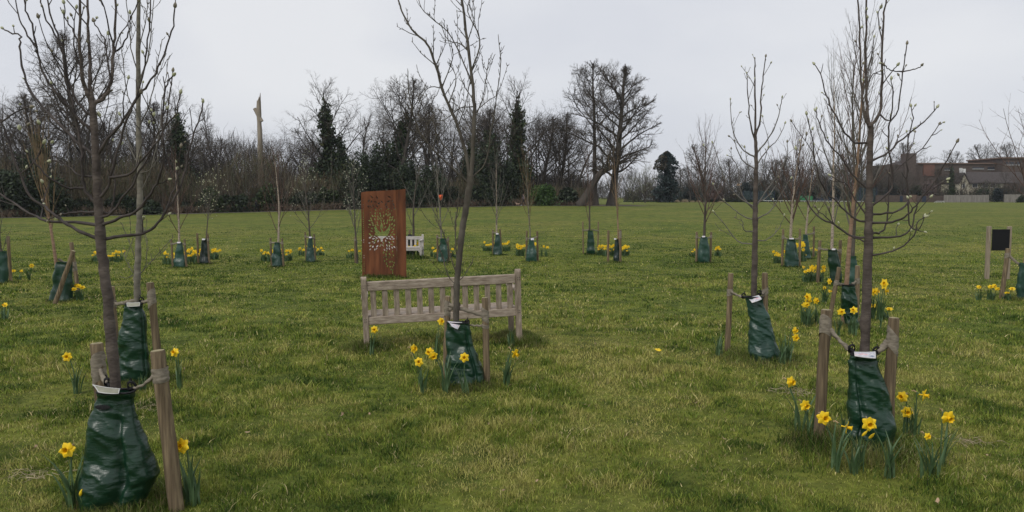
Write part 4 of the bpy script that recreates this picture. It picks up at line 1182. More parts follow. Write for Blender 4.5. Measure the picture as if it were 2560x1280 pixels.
def bag(label, Y, outline, mat='bag', seed=1, thick=.42, card=None, near=True, fold=None, group='green watering bags', slot=None):
    """outline: rows of (photo y, left x, right x) from the top to the ground"""
    rg = random.Random(seed)
    xb = (outline[-1][1] + outline[-1][2]) / 2
    b = gp((xb - 1280) / F * Y, Y, -.02)
    root = thing('watering_bag', label, 'watering bag', b, 0, group)
    rows = []
    for y, xl, xr in outline:
        l, r_ = P(xl, y, Y), P(xr, y, Y)
        rows.append((l.z - b.z, (l.x + r_.x) / 2 - b.x, (r_.x - l.x) / 2))
    rows = rows[::-1]
    rows[0] = (0.0, rows[0][1], rows[0][2])
    n, k = (90, 110) if near else (26, 32)
    zt = rows[-1][0]
    zs = np.linspace(0, zt, n)
    cx = np.interp(zs, [q[0] for q in rows], [q[1] for q in rows]); hw = np.interp(zs, [q[0] for q in rows], [q[2] for q in rows])
    V = []
    fa = fold if fold is not None else rg.uniform(3.9, 5.4)
    sd = seed * 13.7
    for i in range(n):
        f = zs[i] / zt
        dep = hw[i] * (thick + .28 * (1 - f)) if f < .97 else hw[i] * .55
        for j in range(k):
            a = j * 2 * math.pi / k
            ca, sa = math.cos(a), math.sin(a)
            e = .75
            x = hw[i] * math.copysign(abs(ca) ** e, ca); y = dep * math.copysign(abs(sa) ** e, sa)
            # the front seam and the creases of slack tarpaulin
            da = (a - fa + math.pi) % (2 * math.pi) - math.pi
            crease = -.48 * dep * math.exp(-(da / .14) ** 2) * (.35 + .65 * math.sin(math.pi * min(f * 1.05, 1)))
            da2 = (a - fa - .9 + math.pi) % (2 * math.pi) - math.pi
            crease += .10 * dep * math.exp(-(da2 / .25) ** 2)
            q = Vector((x * 4.2 + sd, y * 4.2, zs[i] * 5.5 + .8 * x))
            big = noise.noise(q) * .058 * (1 - .6 * f)
            q2 = Vector((x * 9 + sd, y * 9 + 5, zs[i] * 11 + x * 6))
            rid = (abs(noise.noise(q2)) - .25) * -.026
            if near:
                vd = noise.voronoi(Vector((x * 6.5 + sd, y * 6.5, zs[i] * 7.5 + x * 2)))[0]
                rid += (vd[1] - vd[0] - .3) * .014 - vd[0] * .008
            q3 = Vector((x * 26, y * 26 + sd, zs[i] * 48))
            fine = noise.noise(q3) * .0040
            dd = (big + rid + fine) * (1 if near else .9) * (.25 if f > .96 else 1)
            nx, ny = ca, sa
            V.append((cx[i] + x + nx * dd * .55, y + ny * (dd + crease), zs[i] + (noise.noise(q) * .02 if i not in (0, n - 1) else 0)))
    Q = [(i * k + j, i * k + (j + 1) % k, (i + 1) * k + (j + 1) % k, (i + 1) * k + j) for i in range(n - 1) for j in range(k)]
    mb = MB().add(V, Q)
    body = mb.build('sack', M[mat], root)
    if near:
        # rolled rim round the trunk
        rim = MB()
        ring = [Vector(V[(n - 1) * k + j]) for j in range(k)] + [Vector(V[(n - 1) * k])]
        tubes(rim, [(ring, [.006] * len(ring))], 6); rim.build('rim', M['black_webbing'], root)
    if slot:
        # black handle slot near the top
        y_, xl, xr = slot
        c = P((xl + xr) / 2, y_, Y) - b; hwid = wpx(xr - xl, Y) / 2
        i = int(np.argmin(np.abs(zs - c.z)))
        dep = hw[i] * (thick + .28 * (1 - zs[i] / zt))
        s = MB(); pts_ = []
        for a in np.linspace(0, 2 * math.pi, 20, endpoint=False):
            pts_.append((c.x + hwid * math.cos(a), 0, c.z + hwid * .32 * math.sin(a)))
        Vs = []
        for (x, _, z) in pts_: Vs.append((x, -dep * 1.02 - .012 + .3 * abs(x - c.x) * .4, z))
        Vs.append((c.x, -dep * 1.02 - .014, c.z))
        s.add(Vs, None, [(q, (q + 1) % 20, 20) for q in range(20)]); s.build('handle_slot', M['black_webbing'], root)
    if card:
        (quad, style) = card
        pts_ = []
        i = n - 4
        dep = hw[-1] * thick
        for kk, (x, y) in enumerate(quad):
            pts_.append(P(x, y, Y - (dep + .035 if kk >= 2 else dep * .2 + .01)) - b)
        a, b2, c, d = pts_
        c1 = MB(); N = 8; V2 = []
        for ii in range(N + 1):
            u = ii / N
            for jj in range(5):
                v = jj / 4
                p = a.lerp(b2, u).lerp(d.lerp(c, u), v); p = p + Vector((0, -.012 * math.sin(math.pi * u), .006 * math.sin(math.pi * v)))
                V2.append(tuple(p))
        Q2 = [(ii * 5 + jj, ii * 5 + jj + 1, (ii + 1) * 5 + jj + 1, (ii + 1) * 5 + jj) for ii in range(N) for jj in range(4)]
        c1.add(V2, Q2, None, 0)
        cardo = c1.build('label_card', M['card_back' if style == 'back' else 'card'], root)
        edge = MB(); per = [V2[ii * 5] for ii in range(N + 1)] + [V2[N * 5 + jj] for jj in range(1, 5)] + [V2[ii * 5 + 4] for ii in range(N - 1, -1, -1)] + [V2[jj] for jj in (3, 2, 1, 0)]
        tubes(edge, [([Vector(q) for q in per], [.0028 if near else .006] * len(per))], 5); edge.build('card_border', M['card_edge'], cardo)
    return root

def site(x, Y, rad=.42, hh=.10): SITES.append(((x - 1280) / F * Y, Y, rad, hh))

# left front magnolia
bag('large dark green watering bag round the left front magnolia', 4.16, [(978, 246, 336), (1000, 242, 338), (1060, 229, 346), (1130, 214, 372), (1190, 203, 391), (1235, 195, 372), (1284, 190, 345)], 'bag', 3, .40,
    card=([(232, 962), (300, 972), (296, 984), (246, 980)], 'back'), fold=4.95, slot=(1011, 250, 290))
s = stake('thick short stake left of the left front magnolia with a crossed tie', (241, 858), (250, 1200), 32, 4.45)
tie('crossed hessian tie on the stake left of the left front magnolia', s, .74, .92, P(275, 968, 4.24), .01, .03, True, 3, .03)
s = stake('weathered stake right of the left front magnolia with a nailed band', (394, 876), (420, 1292), 37, 4.13)
tie('hessian band and rope tie on the stake right of the left front magnolia', s, .82, .905, P(318, 972, 4.2), .025, .022, True, 7, .004)
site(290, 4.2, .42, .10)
# pale trunk behind
bag('tall narrow green watering bag round the pale trunked young tree', 6.98, [(760, 314, 356), (800, 306, 364), (880, 294, 373), (925, 302, 376), (965, 300, 372)], 'bag', 5, .36, card=([(317, 757), (350, 756), (349, 765), (318, 766)], 'back'), fold=5.6)
s = stake('slim stake left of the pale trunked young tree, half hidden', (279, 716), (284, 960), 15, 7.25)
tie('hessian tie on the slim stake left of the pale trunked young tree', s, .78, .86, P(338, 750, 7.05), .005, .03, False, 4, .01, straight=True)
s = stake('pale topped stake right of the pale trunked young tree', (375, 706), (389, 960), 19, 6.95)
tie('knotted hessian tie on the stake right of the pale trunked young tree', s, .78, .92, P(350, 752, 7.02), .02, .035, True, 9, .03)
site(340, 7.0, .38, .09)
# right front magnolia
bag('crumpled green watering bag round the right front magnolia', 5.16, [(886, 2128, 2190), (905, 2120, 2196), (960, 2120, 2210), (1010, 2122, 2228), (1055, 2124, 2232), (1090, 2108, 2230), (1132, 2104, 2226)], 'bag', 8, .40,
    card=([(2136, 880), (2188, 879), (2189, 896), (2137, 890)], 'print'), fold=4.2)
s = stake('thick stake left of the right front magnolia', (2066, 774), (2062, 1062), 27, 5.35)
tie('drooping hessian tie on the stake left of the right front magnolia', s, .80, .93, P(2140, 884, 5.2), .015, .035, True, 11, .04)
s = stake('thick stake right of the right front magnolia', (2235, 794), (2236, 1112), 27, 5.18)
tie('wide hessian tie on the stake right of the right front magnolia', s, .76, .90, P(2184, 884, 5.2), .015, .045, True, 12, .045)
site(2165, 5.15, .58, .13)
# middle right magnolia
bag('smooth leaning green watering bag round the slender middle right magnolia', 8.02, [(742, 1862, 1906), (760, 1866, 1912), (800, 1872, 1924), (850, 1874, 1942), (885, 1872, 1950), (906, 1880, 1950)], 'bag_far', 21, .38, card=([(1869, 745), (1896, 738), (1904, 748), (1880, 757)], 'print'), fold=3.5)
s = stake('dark stake left of the slender middle right magnolia', (1827, 683), (1825, 872), 14, 8.5)
tie('hessian tie on the stake left of the slender middle right magnolia', s, .74, .82, P(1866, 744, 8.1), .01, .03, True, 14, .01)
s = stake('stake right of the slender middle right magnolia, behind its bag', (1912, 682), (1922, 880), 15, 8.3)
tie('hessian tie on the stake right of the slender middle right magnolia', s, .74, .83, P(1896, 735, 8.1), .01, .03, True, 15, .02)
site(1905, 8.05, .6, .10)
# centre tree
bag('crumpled green watering bag in front of the near bench', 6.96, [(806, 1118, 1172), (830, 1112, 1180), (870, 1113, 1186), (900, 1112, 1196), (930, 1114, 1206), (966, 1118, 1206)], 'bag', 31, .44, card=([(1119, 803), (1155, 806), (1144, 823), (1129, 815)], 'print'), fold=5.3)
s = stake('stake left of the leaning centre tree wrapped in ties', (1120, 740), (1111, 930), 15, 7.2)
tie('hessian tie wrapped round the left stake of the leaning centre tree', s, .76, .93, P(1150, 760, 7.05), .0, .03, False, 17, .02, straight=True)
s2 = stake('stake right of the leaning centre tree in front of the bench', (1212, 744), (1217, 964), 17, 6.98)
tie('long hessian tie from the right stake of the leaning centre tree to its trunk', s2, .74, .88, P(1122, 762, 7.1), .0, .035, False, 18, .02, straight=True)
tie('lower rope tie from the right stake of the leaning centre tree to its bag', s2, .68, .72, P(1160, 808, 7.0), .01, .02, True, 19, .01)
site(1160, 6.95, .42, .09)

# smaller sites farther off: x, distance, tree label key ...
def far_site(key, Y, tree, bagspec, stakes, ties):
    if tree: sapling(*tree)
    if bagspec:
        out, mat, th, seed, card = bagspec
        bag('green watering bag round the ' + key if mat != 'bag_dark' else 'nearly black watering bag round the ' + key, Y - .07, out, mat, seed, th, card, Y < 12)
        site((out[-1][1] + out[-1][2]) / 2, Y - .05, .32, .07)
    ss = []
    for lb, top, foot, w, dy in stakes: ss.append(stake(lb + ' ' + key, top, foot, w, Y + dy))
    for (i, f0, f1, end, black) in ties:
        tie(('left tie' if i == 0 else 'right tie') + ' of the ' + key, ss[i], f0, f1, P(end[0], end[1], Y), .01, .04, False, i + 3, .01, straight=True)

def tp(x0, x1, y0, y1, w0, w1, shift=0):
    cx = (x0 + x1) / 2
    return [(y0, cx - w0 / 2 + shift, cx + w0 / 2 + shift), ((y0 + y1) / 2, cx - (w0 + w1) / 4 + shift / 2, cx + (w0 + w1) / 4 + shift / 2), (y1 - 8, cx - w1 / 2, cx + w1 / 2), (y1, cx - w1 / 2.1, cx + w1 / 2.1)]
def cardq(x, y, w=10, h=4):
    w *= .8; h *= .75
    return ([(x - w / 2, y - h), (x + w / 2, y - h), (x + w / 2, y), (x - w / 2, y)], 'print')

K = 'orange twigged young tree at left'
far_site(K, 12.9, ('fastigiate_tree', 'orange twigged upright young tree left of the front magnolia', 145, 750, 372, 13.0, dict(FAST, t0=[.46, .25, .15, .1], n=[1, 26, 2, 2], ang=[0, .30, .25, .3], rmin=[0, .005, .0035, .003]), 'bark_tan', 'twig_orange', 5, 9),
    ([(655, 142, 180), (690, 134, 182), (725, 130, 183), (750, 124, 178)], 'bag', .4, 41, None),
    [('upright stake right of the', (178, 606), (190, 712), 10, .5), ('fallen slanting stake across the bag of the', (184, 627), (125, 742), 11, -.45)],
    [(0, .5, .66, (146, 648), False)])
K = 'bare sapling at the left edge'
far_site(K, 15.9, ('sapling', 'bare sapling cut by the left edge of the photo', 0, 700, 500, 15.9, THIN, 'bark_dark', 'twig_grey', 6, 6), ([(628, -14, 16), (660, -16, 18), (698, -16, 17)], 'bag_far', .4, 42, None), [('lone stake beside the', (20, 590), (20, 700), 8, .3)], [])
K = 'red twigged birch at far left'
far_site(K, 20.3, ('birch_sapling', 'red twigged birch sapling with a pale trunk, far left', 447, 662, 398, 20.3, UP, 'bark_birch', 'twig_red', 7, 6), (tp(437, 461, 606, 662, 12, 30), 'bag_far', .4, 43, cardq(447, 608)), [('left stake of the', (428, 598), (429, 655), 5, .2), ('right stake of the', (461, 598), (463, 660), 5, -.1)], [(0, .8, .88, (446, 606), False), (1, .8, .88, (450, 606), False)])
K = 'ball headed sapling'
far_site(K, 21.6, ('standard_sapling', 'ball headed sapling on a thin dark stem', 510, 648, 490, 21.6, BALL, 'bark_dark', 'twig_grey', 8, 4.5, (0, 0), 'bud'), (tp(503, 520, 598, 648, 14, 24), 'bag_dark', .42, 44, cardq(509, 600, 9)), [('left stake of the', (493, 583), (493, 640), 5, .2), ('right stake of the', (519, 584), (521, 648), 5, -.1)], [(1, .75, .85, (510, 600), False)])
K = 'reddish birch below the snag'
far_site(K, 20.6, ('birch_sapling', 'reddish birch sapling below the broken snag', 693, 652, 400, 20.6, UP, 'bark_birch', 'twig_red', 9, 6, (.02, 0)), (tp(684, 701, 606, 652, 12, 26), 'bag_far', .4, 45, None), [('left stake of the', (676, 595), (677, 645), 5, .2), ('right stake of the', (705, 596), (707, 650), 5, -.1)], [(0, .8, .9, (691, 606), False), (1, .8, .9, (695, 606), False)])
K = 'white budded sapling'
far_site(K, 22.4, ('sapling', 'white budded sapling left of the rusty panel', 777, 640, 430, 22.4, dict(UP, t0=[.34, .2, .15, .1], ang=[0, .75, .5, .5]), 'bark_dark', 'twig_grey', 10, 5, (0, 0), 'bud_white'), ([(594, 772, 781), (615, 768, 783), (640, 764, 788)], 'bag_far', .45, 46, cardq(776, 595, 8)), [('left stake of the', (763, 580), (764, 640), 4.5, .2), ('right stake of the', (785, 585), (787, 635), 4.5, .3)], [(0, .8, .9, (775, 593), False), (1, .8, .9, (778, 593), False)])
K = 'sapling hidden by the rusty panel'
far_site(K, 21.8, ('sapling', 'white budded sapling partly hidden by the rusty panel', 892, 645, 440, 21.8, UP, 'bark_dark', 'twig_grey', 11, 5, (0, 0), 'bud_white'), None, [('left stake of the', (888, 592), (888, 645), 6, 0)], [(0, .85, .93, (893, 608), False)])
K = 'leaning sapling behind the far bench'
far_site(K, 24.5, ('sapling', 'leaning sapling behind the far bench', 1031, 628, 405, 24.5, THIN, 'bark_dark', 'twig_grey', 12, 6, (.09, 0)), (tp(1019, 1031, 586, 628, 10, 18), 'bag_dark', .4, 47, None), [('dark stake of the', (1024, 575), (1022, 628), 5, .1)], [])
K = 'sapling with the orange tag'
far_site(K, 22.2, ('sapling', 'sapling with an orange tag right of the far bench', 1105, 643, 395, 22.2, UP, 'bark_pale', 'twig_grey', 13, 5), (tp(1095, 1121, 596, 643, 16, 25), 'bag_far', .4, 48, None), [('left stake of the', (1093, 587), (1094, 638), 5, .2), ('right stake of the', (1120, 592), (1122, 640), 5, .1)], [(0, .9, .96, (1103, 597), False), (1, .85, .93, (1107, 597), False)])
K = 'sapling behind the even daffodil row'
far_site(K, 25.2, ('sapling', 'grey sapling behind an even row of daffodils', 1243, 628, 410, 25.2, dict(THIN, n=[1, 12, 4, 3]), 'bark_birch', 'twig_grey', 14, 5, (-.02, 0)), (tp(1236, 1252, 584, 628, 8, 22), 'bag_far', .4, 49, cardq(1243, 586, 7)), [('left stake of the', (1232, 574), (1233, 628), 4.5, .2), ('right stake of the', (1250, 573), (1254, 628), 4.5, .1)], [(0, .85, .93, (1243, 581), False)])
K = 'slender sapling with a pale crossbar'
far_site(K, 22.4, ('sapling', 'slender sapling tied with a pale crossbar', 1325, 641, 400, 22.4, dict(THIN, n=[1, 12, 4, 3], ang=[0, .45, .5, .5]), 'bark_pale', 'twig_orange', 15, 4), (tp(1316, 1340, 598, 641, 10, 28), 'bag_far', .42, 50, cardq(1331, 600, 9, 6)), [('left stake of the', (1317, 577), (1316, 640), 5, .1), ('right stake of the', (1343, 578), (1345, 641), 5, .1)], [(0, .7, .8, (1344, 592), False)])
K = 'sapling without daffodils'
far_site(K, 25.6, ('sapling', 'sapling between two tall thin posts without daffodils', 1475, 626, 385, 25.6, dict(THIN, n=[1, 12, 3, 3], ang=[0, .35, .4, .5]), 'bark_dark', 'twig_red', 16, 5), ([(576, 1470, 1482), (600, 1468, 1485), (626, 1467, 1489)], 'bag', .4, 51, None), [('left tall post of the', (1457, 554), (1459, 626), 3.6, .1), ('right tall post of the', (1496, 554), (1495, 612), 3.6, 1.2)], [(0, .72, .77, (1472, 574), False), (1, .68, .74, (1479, 573), False)])
K = 'sapling in the densest daffodil clump'
far_site(K, 22.3, ('sapling', 'tan sapling in the densest daffodil clump', 1549, 640, 395, 22.3, dict(UP, n=[1, 12, 4, 3], ang=[0, .45, .5, .5]), 'bark_tan', 'twig_orange', 17, 4.5, (.015, 0)), (tp(1535, 1549, 598, 640, 8, 16), 'bag_dark', .5, 52, cardq(1538, 599, 6)), [('left stake of the', (1521, 576), (1521, 640), 6, .2), ('right stake of the', (1551, 574), (1552, 640), 6, -.15)], [(1, .75, .95, (1550, 585), False)])
K = 'reddish upright sapling'
far_site(K, 22.1, ('birch_sapling', 'reddish upright sapling below the round headed bare tree', 1760, 642, 345, 22.1, dict(UP, n=[1, 24, 6, 4], t0=[.30, .2, .1, .1]), 'bark_dark', 'twig_red', 18, 7), ([(592, 1752, 1768), (606, 1748, 1770), (622, 1746, 1774), (642, 1745, 1774)], 'bag_far', .5, 53, cardq(1759, 593, 9)), [('left stake of the', (1742, 580), (1743, 641), 6, .1), ('right stake of the', (1778, 580), (1777, 640), 6, .1)], [(0, .8, .9, (1752, 595), False), (1, .8, .9, (1768, 595), False)])
K = 'reddish sapling left of the blank stakes'
K = 'nearer of the twin reddish saplings'
far_site(K, 20.6, ('birch_sapling', 'nearer of the twin reddish saplings left of the right front magnolia', 1977, 657, 345, 20.6, dict(UP, n=[1, 22, 6, 4]), 'bark_birch', 'twig_red', 19, 8), ([(598, 1968, 1988), (625, 1964, 1992), (645, 1962, 1995), (657, 1962, 1996)], 'bag_far', .42, 54, cardq(1979, 598, 13)), [('left stake of the', (1958, 573), (1958, 657), 6, .1), ('right stake of the', (2000, 572), (2002, 656), 6, .1)], [(0, .75, .85, (1969, 598), False), (1, .72, .82, (1988, 598), False)])
K = 'farther of the twin reddish saplings'
far_site(K, 23.6, ('birch_sapling', 'farther of the twin reddish saplings left of the right front magnolia', 2014, 636, 380, 23.6, UP, 'bark_birch', 'twig_red', 20, 6), ([(586, 2008, 2018), (605, 2006, 2022), (635, 2006, 2028)], 'bag_far', .4, 55, None), [('right stake of the', (2035, 566), (2036, 622), 5, .6)], [(0, .75, .85, (2016, 586), False)])
K = 'two tone bagged birch'
far_site(K, 15.6, ('birch_sapling', 'dark twigged birch sapling beside the tan trunked birch', 2082, 705, 200, 15.6, dict(UP, n=[1, 22, 6, 4], t0=[.26, .2, .1, .1]), 'bark_birch', 'twig_grey', 21, 8), ([(624, 2070, 2092), (650, 2070, 2098), (680, 2074, 2102), (706, 2076, 2104)], 'bag', .4, 56, cardq(2084, 625, 10)), [('left stake of the', (2050, 601), (2048, 690), 8, .4), ('right stake of the', (2101, 600), (2101, 700), 8, .4)], [(0, .78, .86, (2070, 624), False), (1, .7, .8, (2088, 622), False)])
K = 'greenish birch behind the right magnolia'
far_site(K, 14.4, ('birch_sapling', 'greenish tall birch sapling just behind the right front magnolia', 2132, 722, 150, 14.4, dict(UP, n=[1, 24, 6, 4], t0=[.24, .2, .1, .1]), 'bark_centre', 'twig_red', 22, 9), ([(640, 2116, 2140), (670, 2114, 2144), (720, 2112, 2146)], 'bag_far', .4, 57, None), [('short stake of the', (2131, 622), (2134, 720), 11, .3)], [(0, .8, .95, (2118, 642), False)])
K = 'tan trunked birch'
far_site(K, 10.2, ('birch_sapling', 'tan trunked birch with upright twigs behind the right front magnolia', 2116, 822, 140, 10.2, dict(UP, n=[1, 26, 6, 4], t0=[.36, .2, .1, .1], len=[1, .42, .4, .4]), 'bark_tan', 'twig_grey', 23, 12, (-.035, 0)), ([(712, 2104, 2136), (740, 2102, 2142), (775, 2104, 2144), (800, 2112, 2144), (822, 2112, 2142)], 'bag', .42, 58, None), [('leaning left stake of the', (2098, 668), (2076, 805), 11, -.2), ('right stake of the', (2144, 664), (2150, 790), 12, .1)], [(0, .72, .8, (2112, 712), False), (1, .7, .8, (2128, 710), False)])
K = 'spurred sapling at the right edge'
far_site(K, 13.1, ('sapling', 'spurred sapling cut by the right edge of the photo', 2562, 748, 170, 13.1, dict(UP, n=[1, 20, 7, 4], ang=[0, .95, .6, .7], t0=[.34, .2, .1, .1], trop=[.01, .08, .04, .02]), 'bark_tan', 'twig_red', 24, 9), ([(657, 2550, 2574), (690, 2545, 2580), (748, 2542, 2584)], 'bag_far', .4, 59, None), [('left stake of the', (2520, 621), (2512, 742), 11, .1)], [(0, .82, .92, (2550, 662), False)])

# ------------------------------------------------------------------ daffodils
def bloom_mesh(seed):
    rg = random.Random(seed)
    mb = MB()
    R0 = .043
    for i in range(6):
        a0 = i * math.pi / 3 + rg.gauss(0, .06)
        lay = .003 if i % 2 else 0
        tw = rg.gauss(0, .12); cup = rg.uniform(-.002, .012)
        V = []
        for u, wd_ in ((.08, .12), (.3, .30), (.55, .40), (.8, .27), (.93, .11), (1.0, .015)):
            for v in (-1, -.4, .4, 1):
                x = R0 * u; y = R0 * wd_ * v
                z = cup * u * u - .007 * v * v * u + lay + tw * y + rg.gauss(0, .0006)
                V.append((x * math.cos(a0) - y * math.sin(a0), x * math.sin(a0) + y * math.cos(a0), z))
        Q = [(r * 4 + c, r * 4 + c + 1, (r + 1) * 4 + c + 1, (r + 1) * 4 + c) for r in range(5) for c in range(3)]
        mb.add(V, Q)
    return mb.mesh('bloom', M['petal'])

def trumpet_mesh(seed):
    rg = random.Random(seed)
    mb = MB(); k = 24; V = []
    prof = ((.007, .001), (.0095, .010), (.0105, .020), (.0125, .027), (.0175, .032))
    for n_, (r, z) in enumerate(prof):
        for j in range(k):
            a = j * 2 * math.pi / k
            fr = (.0022 * math.sin(a * 6 + seed) + .001 * math.sin(a * 11)) if n_ == 4 else 0
            V.append(((r + fr) * math.cos(a), (r + fr) * math.sin(a), z + fr * .8))
    Q = [(i * k + j, i * k + (j + 1) % k, (i + 1) * k + (j + 1) % k, (i + 1) * k + j) for i in range(4) for j in range(k)]
    mb.add(V, Q)
    mb.add([(.007 * math.cos(a), .007 * math.sin(a), .0012) for a in np.arange(8) * .7854] + [(0, 0, .0012)], None, [(i, (i + 1) % 8, 8) for i in range(8)])
    tubes(mb, [([Vector((.002 * math.cos(a), .002 * math.sin(a), .002)), Vector((.003 * math.cos(a), .003 * math.sin(a), .024))], [.001, .0014]) for a in (0, 1.05, 2.1, 3.15, 4.2, 5.2)], 4)
    # the green-yellow tube behind the petals
    tubes(mb, [([Vector((0, 0, .001)), Vector((0, 0, -.022)), Vector((0, 0, -.034))], [.0065, .004, .0055])], 8)
    return mb.mesh('trumpet', M['trumpet'])
BLOOMS = [bloom_mesh(i) for i in range(5)]
TRUMPETS = [trumpet_mesh(i) for i in range(3)]

def leaf_blades(mb, n, h, rg, m=0, wide=.007, splay=.35):
    for i in range(n):
        a = rg.uniform(0, 6.283); ln = h * rg.uniform(.65, 1.15); s = splay * rg.uniform(.2, 1.2)
        o = Vector((rg.gauss(0, .018), rg.gauss(0, .018), -.01))
        d = Vector((math.cos(a), math.sin(a), 0)); sd = Vector((-math.sin(a), math.cos(a), 0))
        tw = rg.uniform(-.9, .9); V = []
        N = 6
        for k in range(N + 1):
            t = k / N
            c = o + d * (ln * s * t * t) + Vector((0, 0, ln * (t - .18 * s * t * t)))
            ww = wide * (1 - t ** 3) * (.8 + .4 * math.sin(t * 3)) + .0006
            sdir = (sd * math.cos(tw * t) + d * math.sin(tw * t))
            V += [tuple(c - sdir * ww), tuple(c + d * .0025 * (1 - t)), tuple(c + sdir * ww)]
        Q = [(k * 3 + j, k * 3 + j + 1, (k + 1) * 3 + j + 1, (k + 1) * 3 + j) for k in range(N) for j in (0, 1)]
        mb.add(V, Q, None, m)

NEARG = 'daffodils in flower near the viewer'
def daffodil(label, head, foot, seed, face=None, droop=0.0, nleaf=6, scale=1.0, Y=None, lh=None, group=NEARG):
    """one daffodil: head and foot are photo pixels"""
    rg = random.Random(seed)
    b = ground(*foot) if Y is None else gp((foot[0] - 1280) / F * Y, Y)
    h = P(head[0], head[1], b.y) - b
    root = thing('daffodil', label, 'daffodil', b, 0, group)
    yaw = face if face is not None else rg.uniform(-.7, .7)
    el = .12 - droop + rg.gauss(0, .1)
    fd = Vector((math.sin(yaw) * math.cos(el), -math.cos(yaw) * math.cos(el), math.sin(el)))
    neck = h - fd * (.034 * scale)
    top = neck + Vector((0, 0, .012)) - fd * .014
    st = MB()
    tubes(st, [(catmull([Vector((0, 0, -.02)), Vector((top.x * .25, top.y * .25, top.z * .5)), Vector((top.x * .75, top.y * .75, top.z * .86)), top, neck], 14), [.0042 * scale] * 12 + [.004, .0045, .0052])], 7)
    st.build('stem', M['stem'], root)
    sp = MB(); strap_mesh(sp, [top, top - fd * .02 + Vector((0, 0, .01)), top - fd * .034 + Vector((0, 0, .004))], .009, .003); sp.build('spathe', M['spathe'], root)
    q = fd.to_track_quat('Z', 'Y')
    bl = link('bloom', rg.choice(BLOOMS), root); bl.location = h; bl.rotation_mode = 'QUATERNION'
    bl.rotation_quaternion = q @ Matrix.Rotation(rg.uniform(0, 1), 4, 'Z').to_quaternion(); bl.scale = (scale,) * 3
    tp_ = link('trumpet', rg.choice(TRUMPETS), bl)
    if nleaf:
        lf = MB(); leaf_blades(lf, nleaf, (lh or h.z * .95), rg, splay=.4); lf.build('leaf_tuft', M['daff_leaf'], root)
    return root

ND = [
 ('single daffodil in front of the left front bag', (168, 1125), (182, 1278), .1, 0, 12, 1.05),
 ('daffodil right of the weathered front stake', (455, 1115), (478, 1266), -.1, -.05, 8, 1.05),
 ('daffodil left of the crossed tie stake', (168, 892), (192, 985), .3, 0, 8, 1.0),
 ('daffodil right of the tall narrow bag', (437, 881), (448, 975), -.2, 0, 10, 1.0),
 ('highest daffodil left of the right front magnolia', (1977, 955), (1998, 1080), .4, 0, 6, 1.0),
 ('daffodil below the highest one left of the right front magnolia', (2013, 1014), (2022, 1090), .2, 0, 7, 1.0),
 ('daffodil at the foot of the left stake of the right front magnolia', (2060, 1045), (2092, 1180), .0, .1, 9, 1.1),
 ('side facing daffodil left of the right front bag', (2117, 1068), (2150, 1170), 1.1, .1, 7, 1.0),
 ('daffodil in front of the crumpled right front bag', (2173, 1060), (2222, 1195), -.2, .1, 11, 1.1),
 ('daffodil beside the right stake of the right front magnolia, upper', (2256, 992), (2268, 1085), -.9, 0, 5, 1.0),
 ('daffodil beside the right stake of the right front magnolia, lower', (2267, 1030), (2280, 1090), -.2, 0, 7, 1.0),
 ('side facing daffodil right of the right front magnolia', (2310, 988), (2288, 1088), .9, 0, 4, 1.0),
 ('outermost daffodil right of the right front magnolia', (2370, 1044), (2350, 1165), .1, .1, 6, 1.12),
 ('small half open daffodil low at the right front', (2319, 1091), (2318, 1195), .1, 0, 9, .55),
 ('daffodil below the left end of the near bench', (936, 824), (934, 888), .1, 0, 7, 1.0),
 ('daffodil just left of the centre stake, highest', (1103, 804), (1094, 905), .5, 0, 6, 1.0),
 ('side facing daffodil at the left of the centre clump', (1034, 872), (1052, 968), .8, 0, 4, 1.0),
 ('lowest daffodil of the centre clump', (1047, 905), (1058, 982), .1, 0, 8, 1.0),
 ('upper daffodil of the close pair left of the centre bag', (1074, 880), (1112, 980), -.3, .1, 8, 1.0),
 ('lower daffodil of the close pair left of the centre bag', (1083, 890), (1116, 984), .3, .3, 6, 1.0),
 ('daffodil in front of the centre bag', (1161, 894), (1160, 985), .0, 0, 5, 1.05),
 ('nodding daffodil right of the centre stake', (1288, 884), (1266, 966), .9, .5, 22, 1.1),
 ('upper daffodil right of the smooth leaning bag', (1987, 826), (1968, 905), .5, .1, 8, .95),
 ('lower daffodil right of the smooth leaning bag', (1989, 844), (1972, 908), .1, .1, 9, 1.0),
]
for i, (lb, hd, ft, fc, dr, nl, scl) in enumerate(ND): daffodil(lb, hd, ft, 200 + i, fc, dr, nl, scl)

def leaf_clump(label, foot, hpx, n, seed, splay=.35):
    b = ground(*foot); rg = random.Random(seed)
    mb = MB(); leaf_blades(mb, n, wpx(hpx, b.y), rg, splay=splay)
    o = mb.build('daffodil_leaves', M['daff_leaf']); o.location = b
    return tag(o, label, 'plant', 'flowerless daffodil leaves')
leaf_clump('flowerless daffodil leaves left of the dark stake', (1797, 892), 62, 12, 1)
leaf_clump('flowerless daffodil leaves at the foot of the weathered front stake', (480, 1262), 95, 9, 2)
leaf_clump('flowerless daffodil leaves under the right end of the near bench', (1278, 868), 56, 12, 3, .3)
leaf_clump('flowerless daffodil leaves before the tall narrow bag', (358, 978), 58, 9, 4)
leaf_clump('flowerless daffodil leaves right of the smooth leaning bag', (1952, 912), 70, 14, 5)
leaf_clump('flowerless daffodil leaves before the right front bag', (2136, 1185), 80, 12, 6)
leaf_clump('flowerless daffodil leaves left of the right front bag', (2110, 1100), 75, 9, 7)
leaf_clump('flowerless daffodil leaves below the right edge of the right front bag', (2330, 1195), 90, 12, 8)
leaf_clump('tiny daffodil leaf tuft right of the tan trunked birch', (2200, 820), 40, 7, 9)
leaf_clump('wide daffodil leaf tuft before the tan trunked birch', (2128, 838), 62, 26, 10, .5)
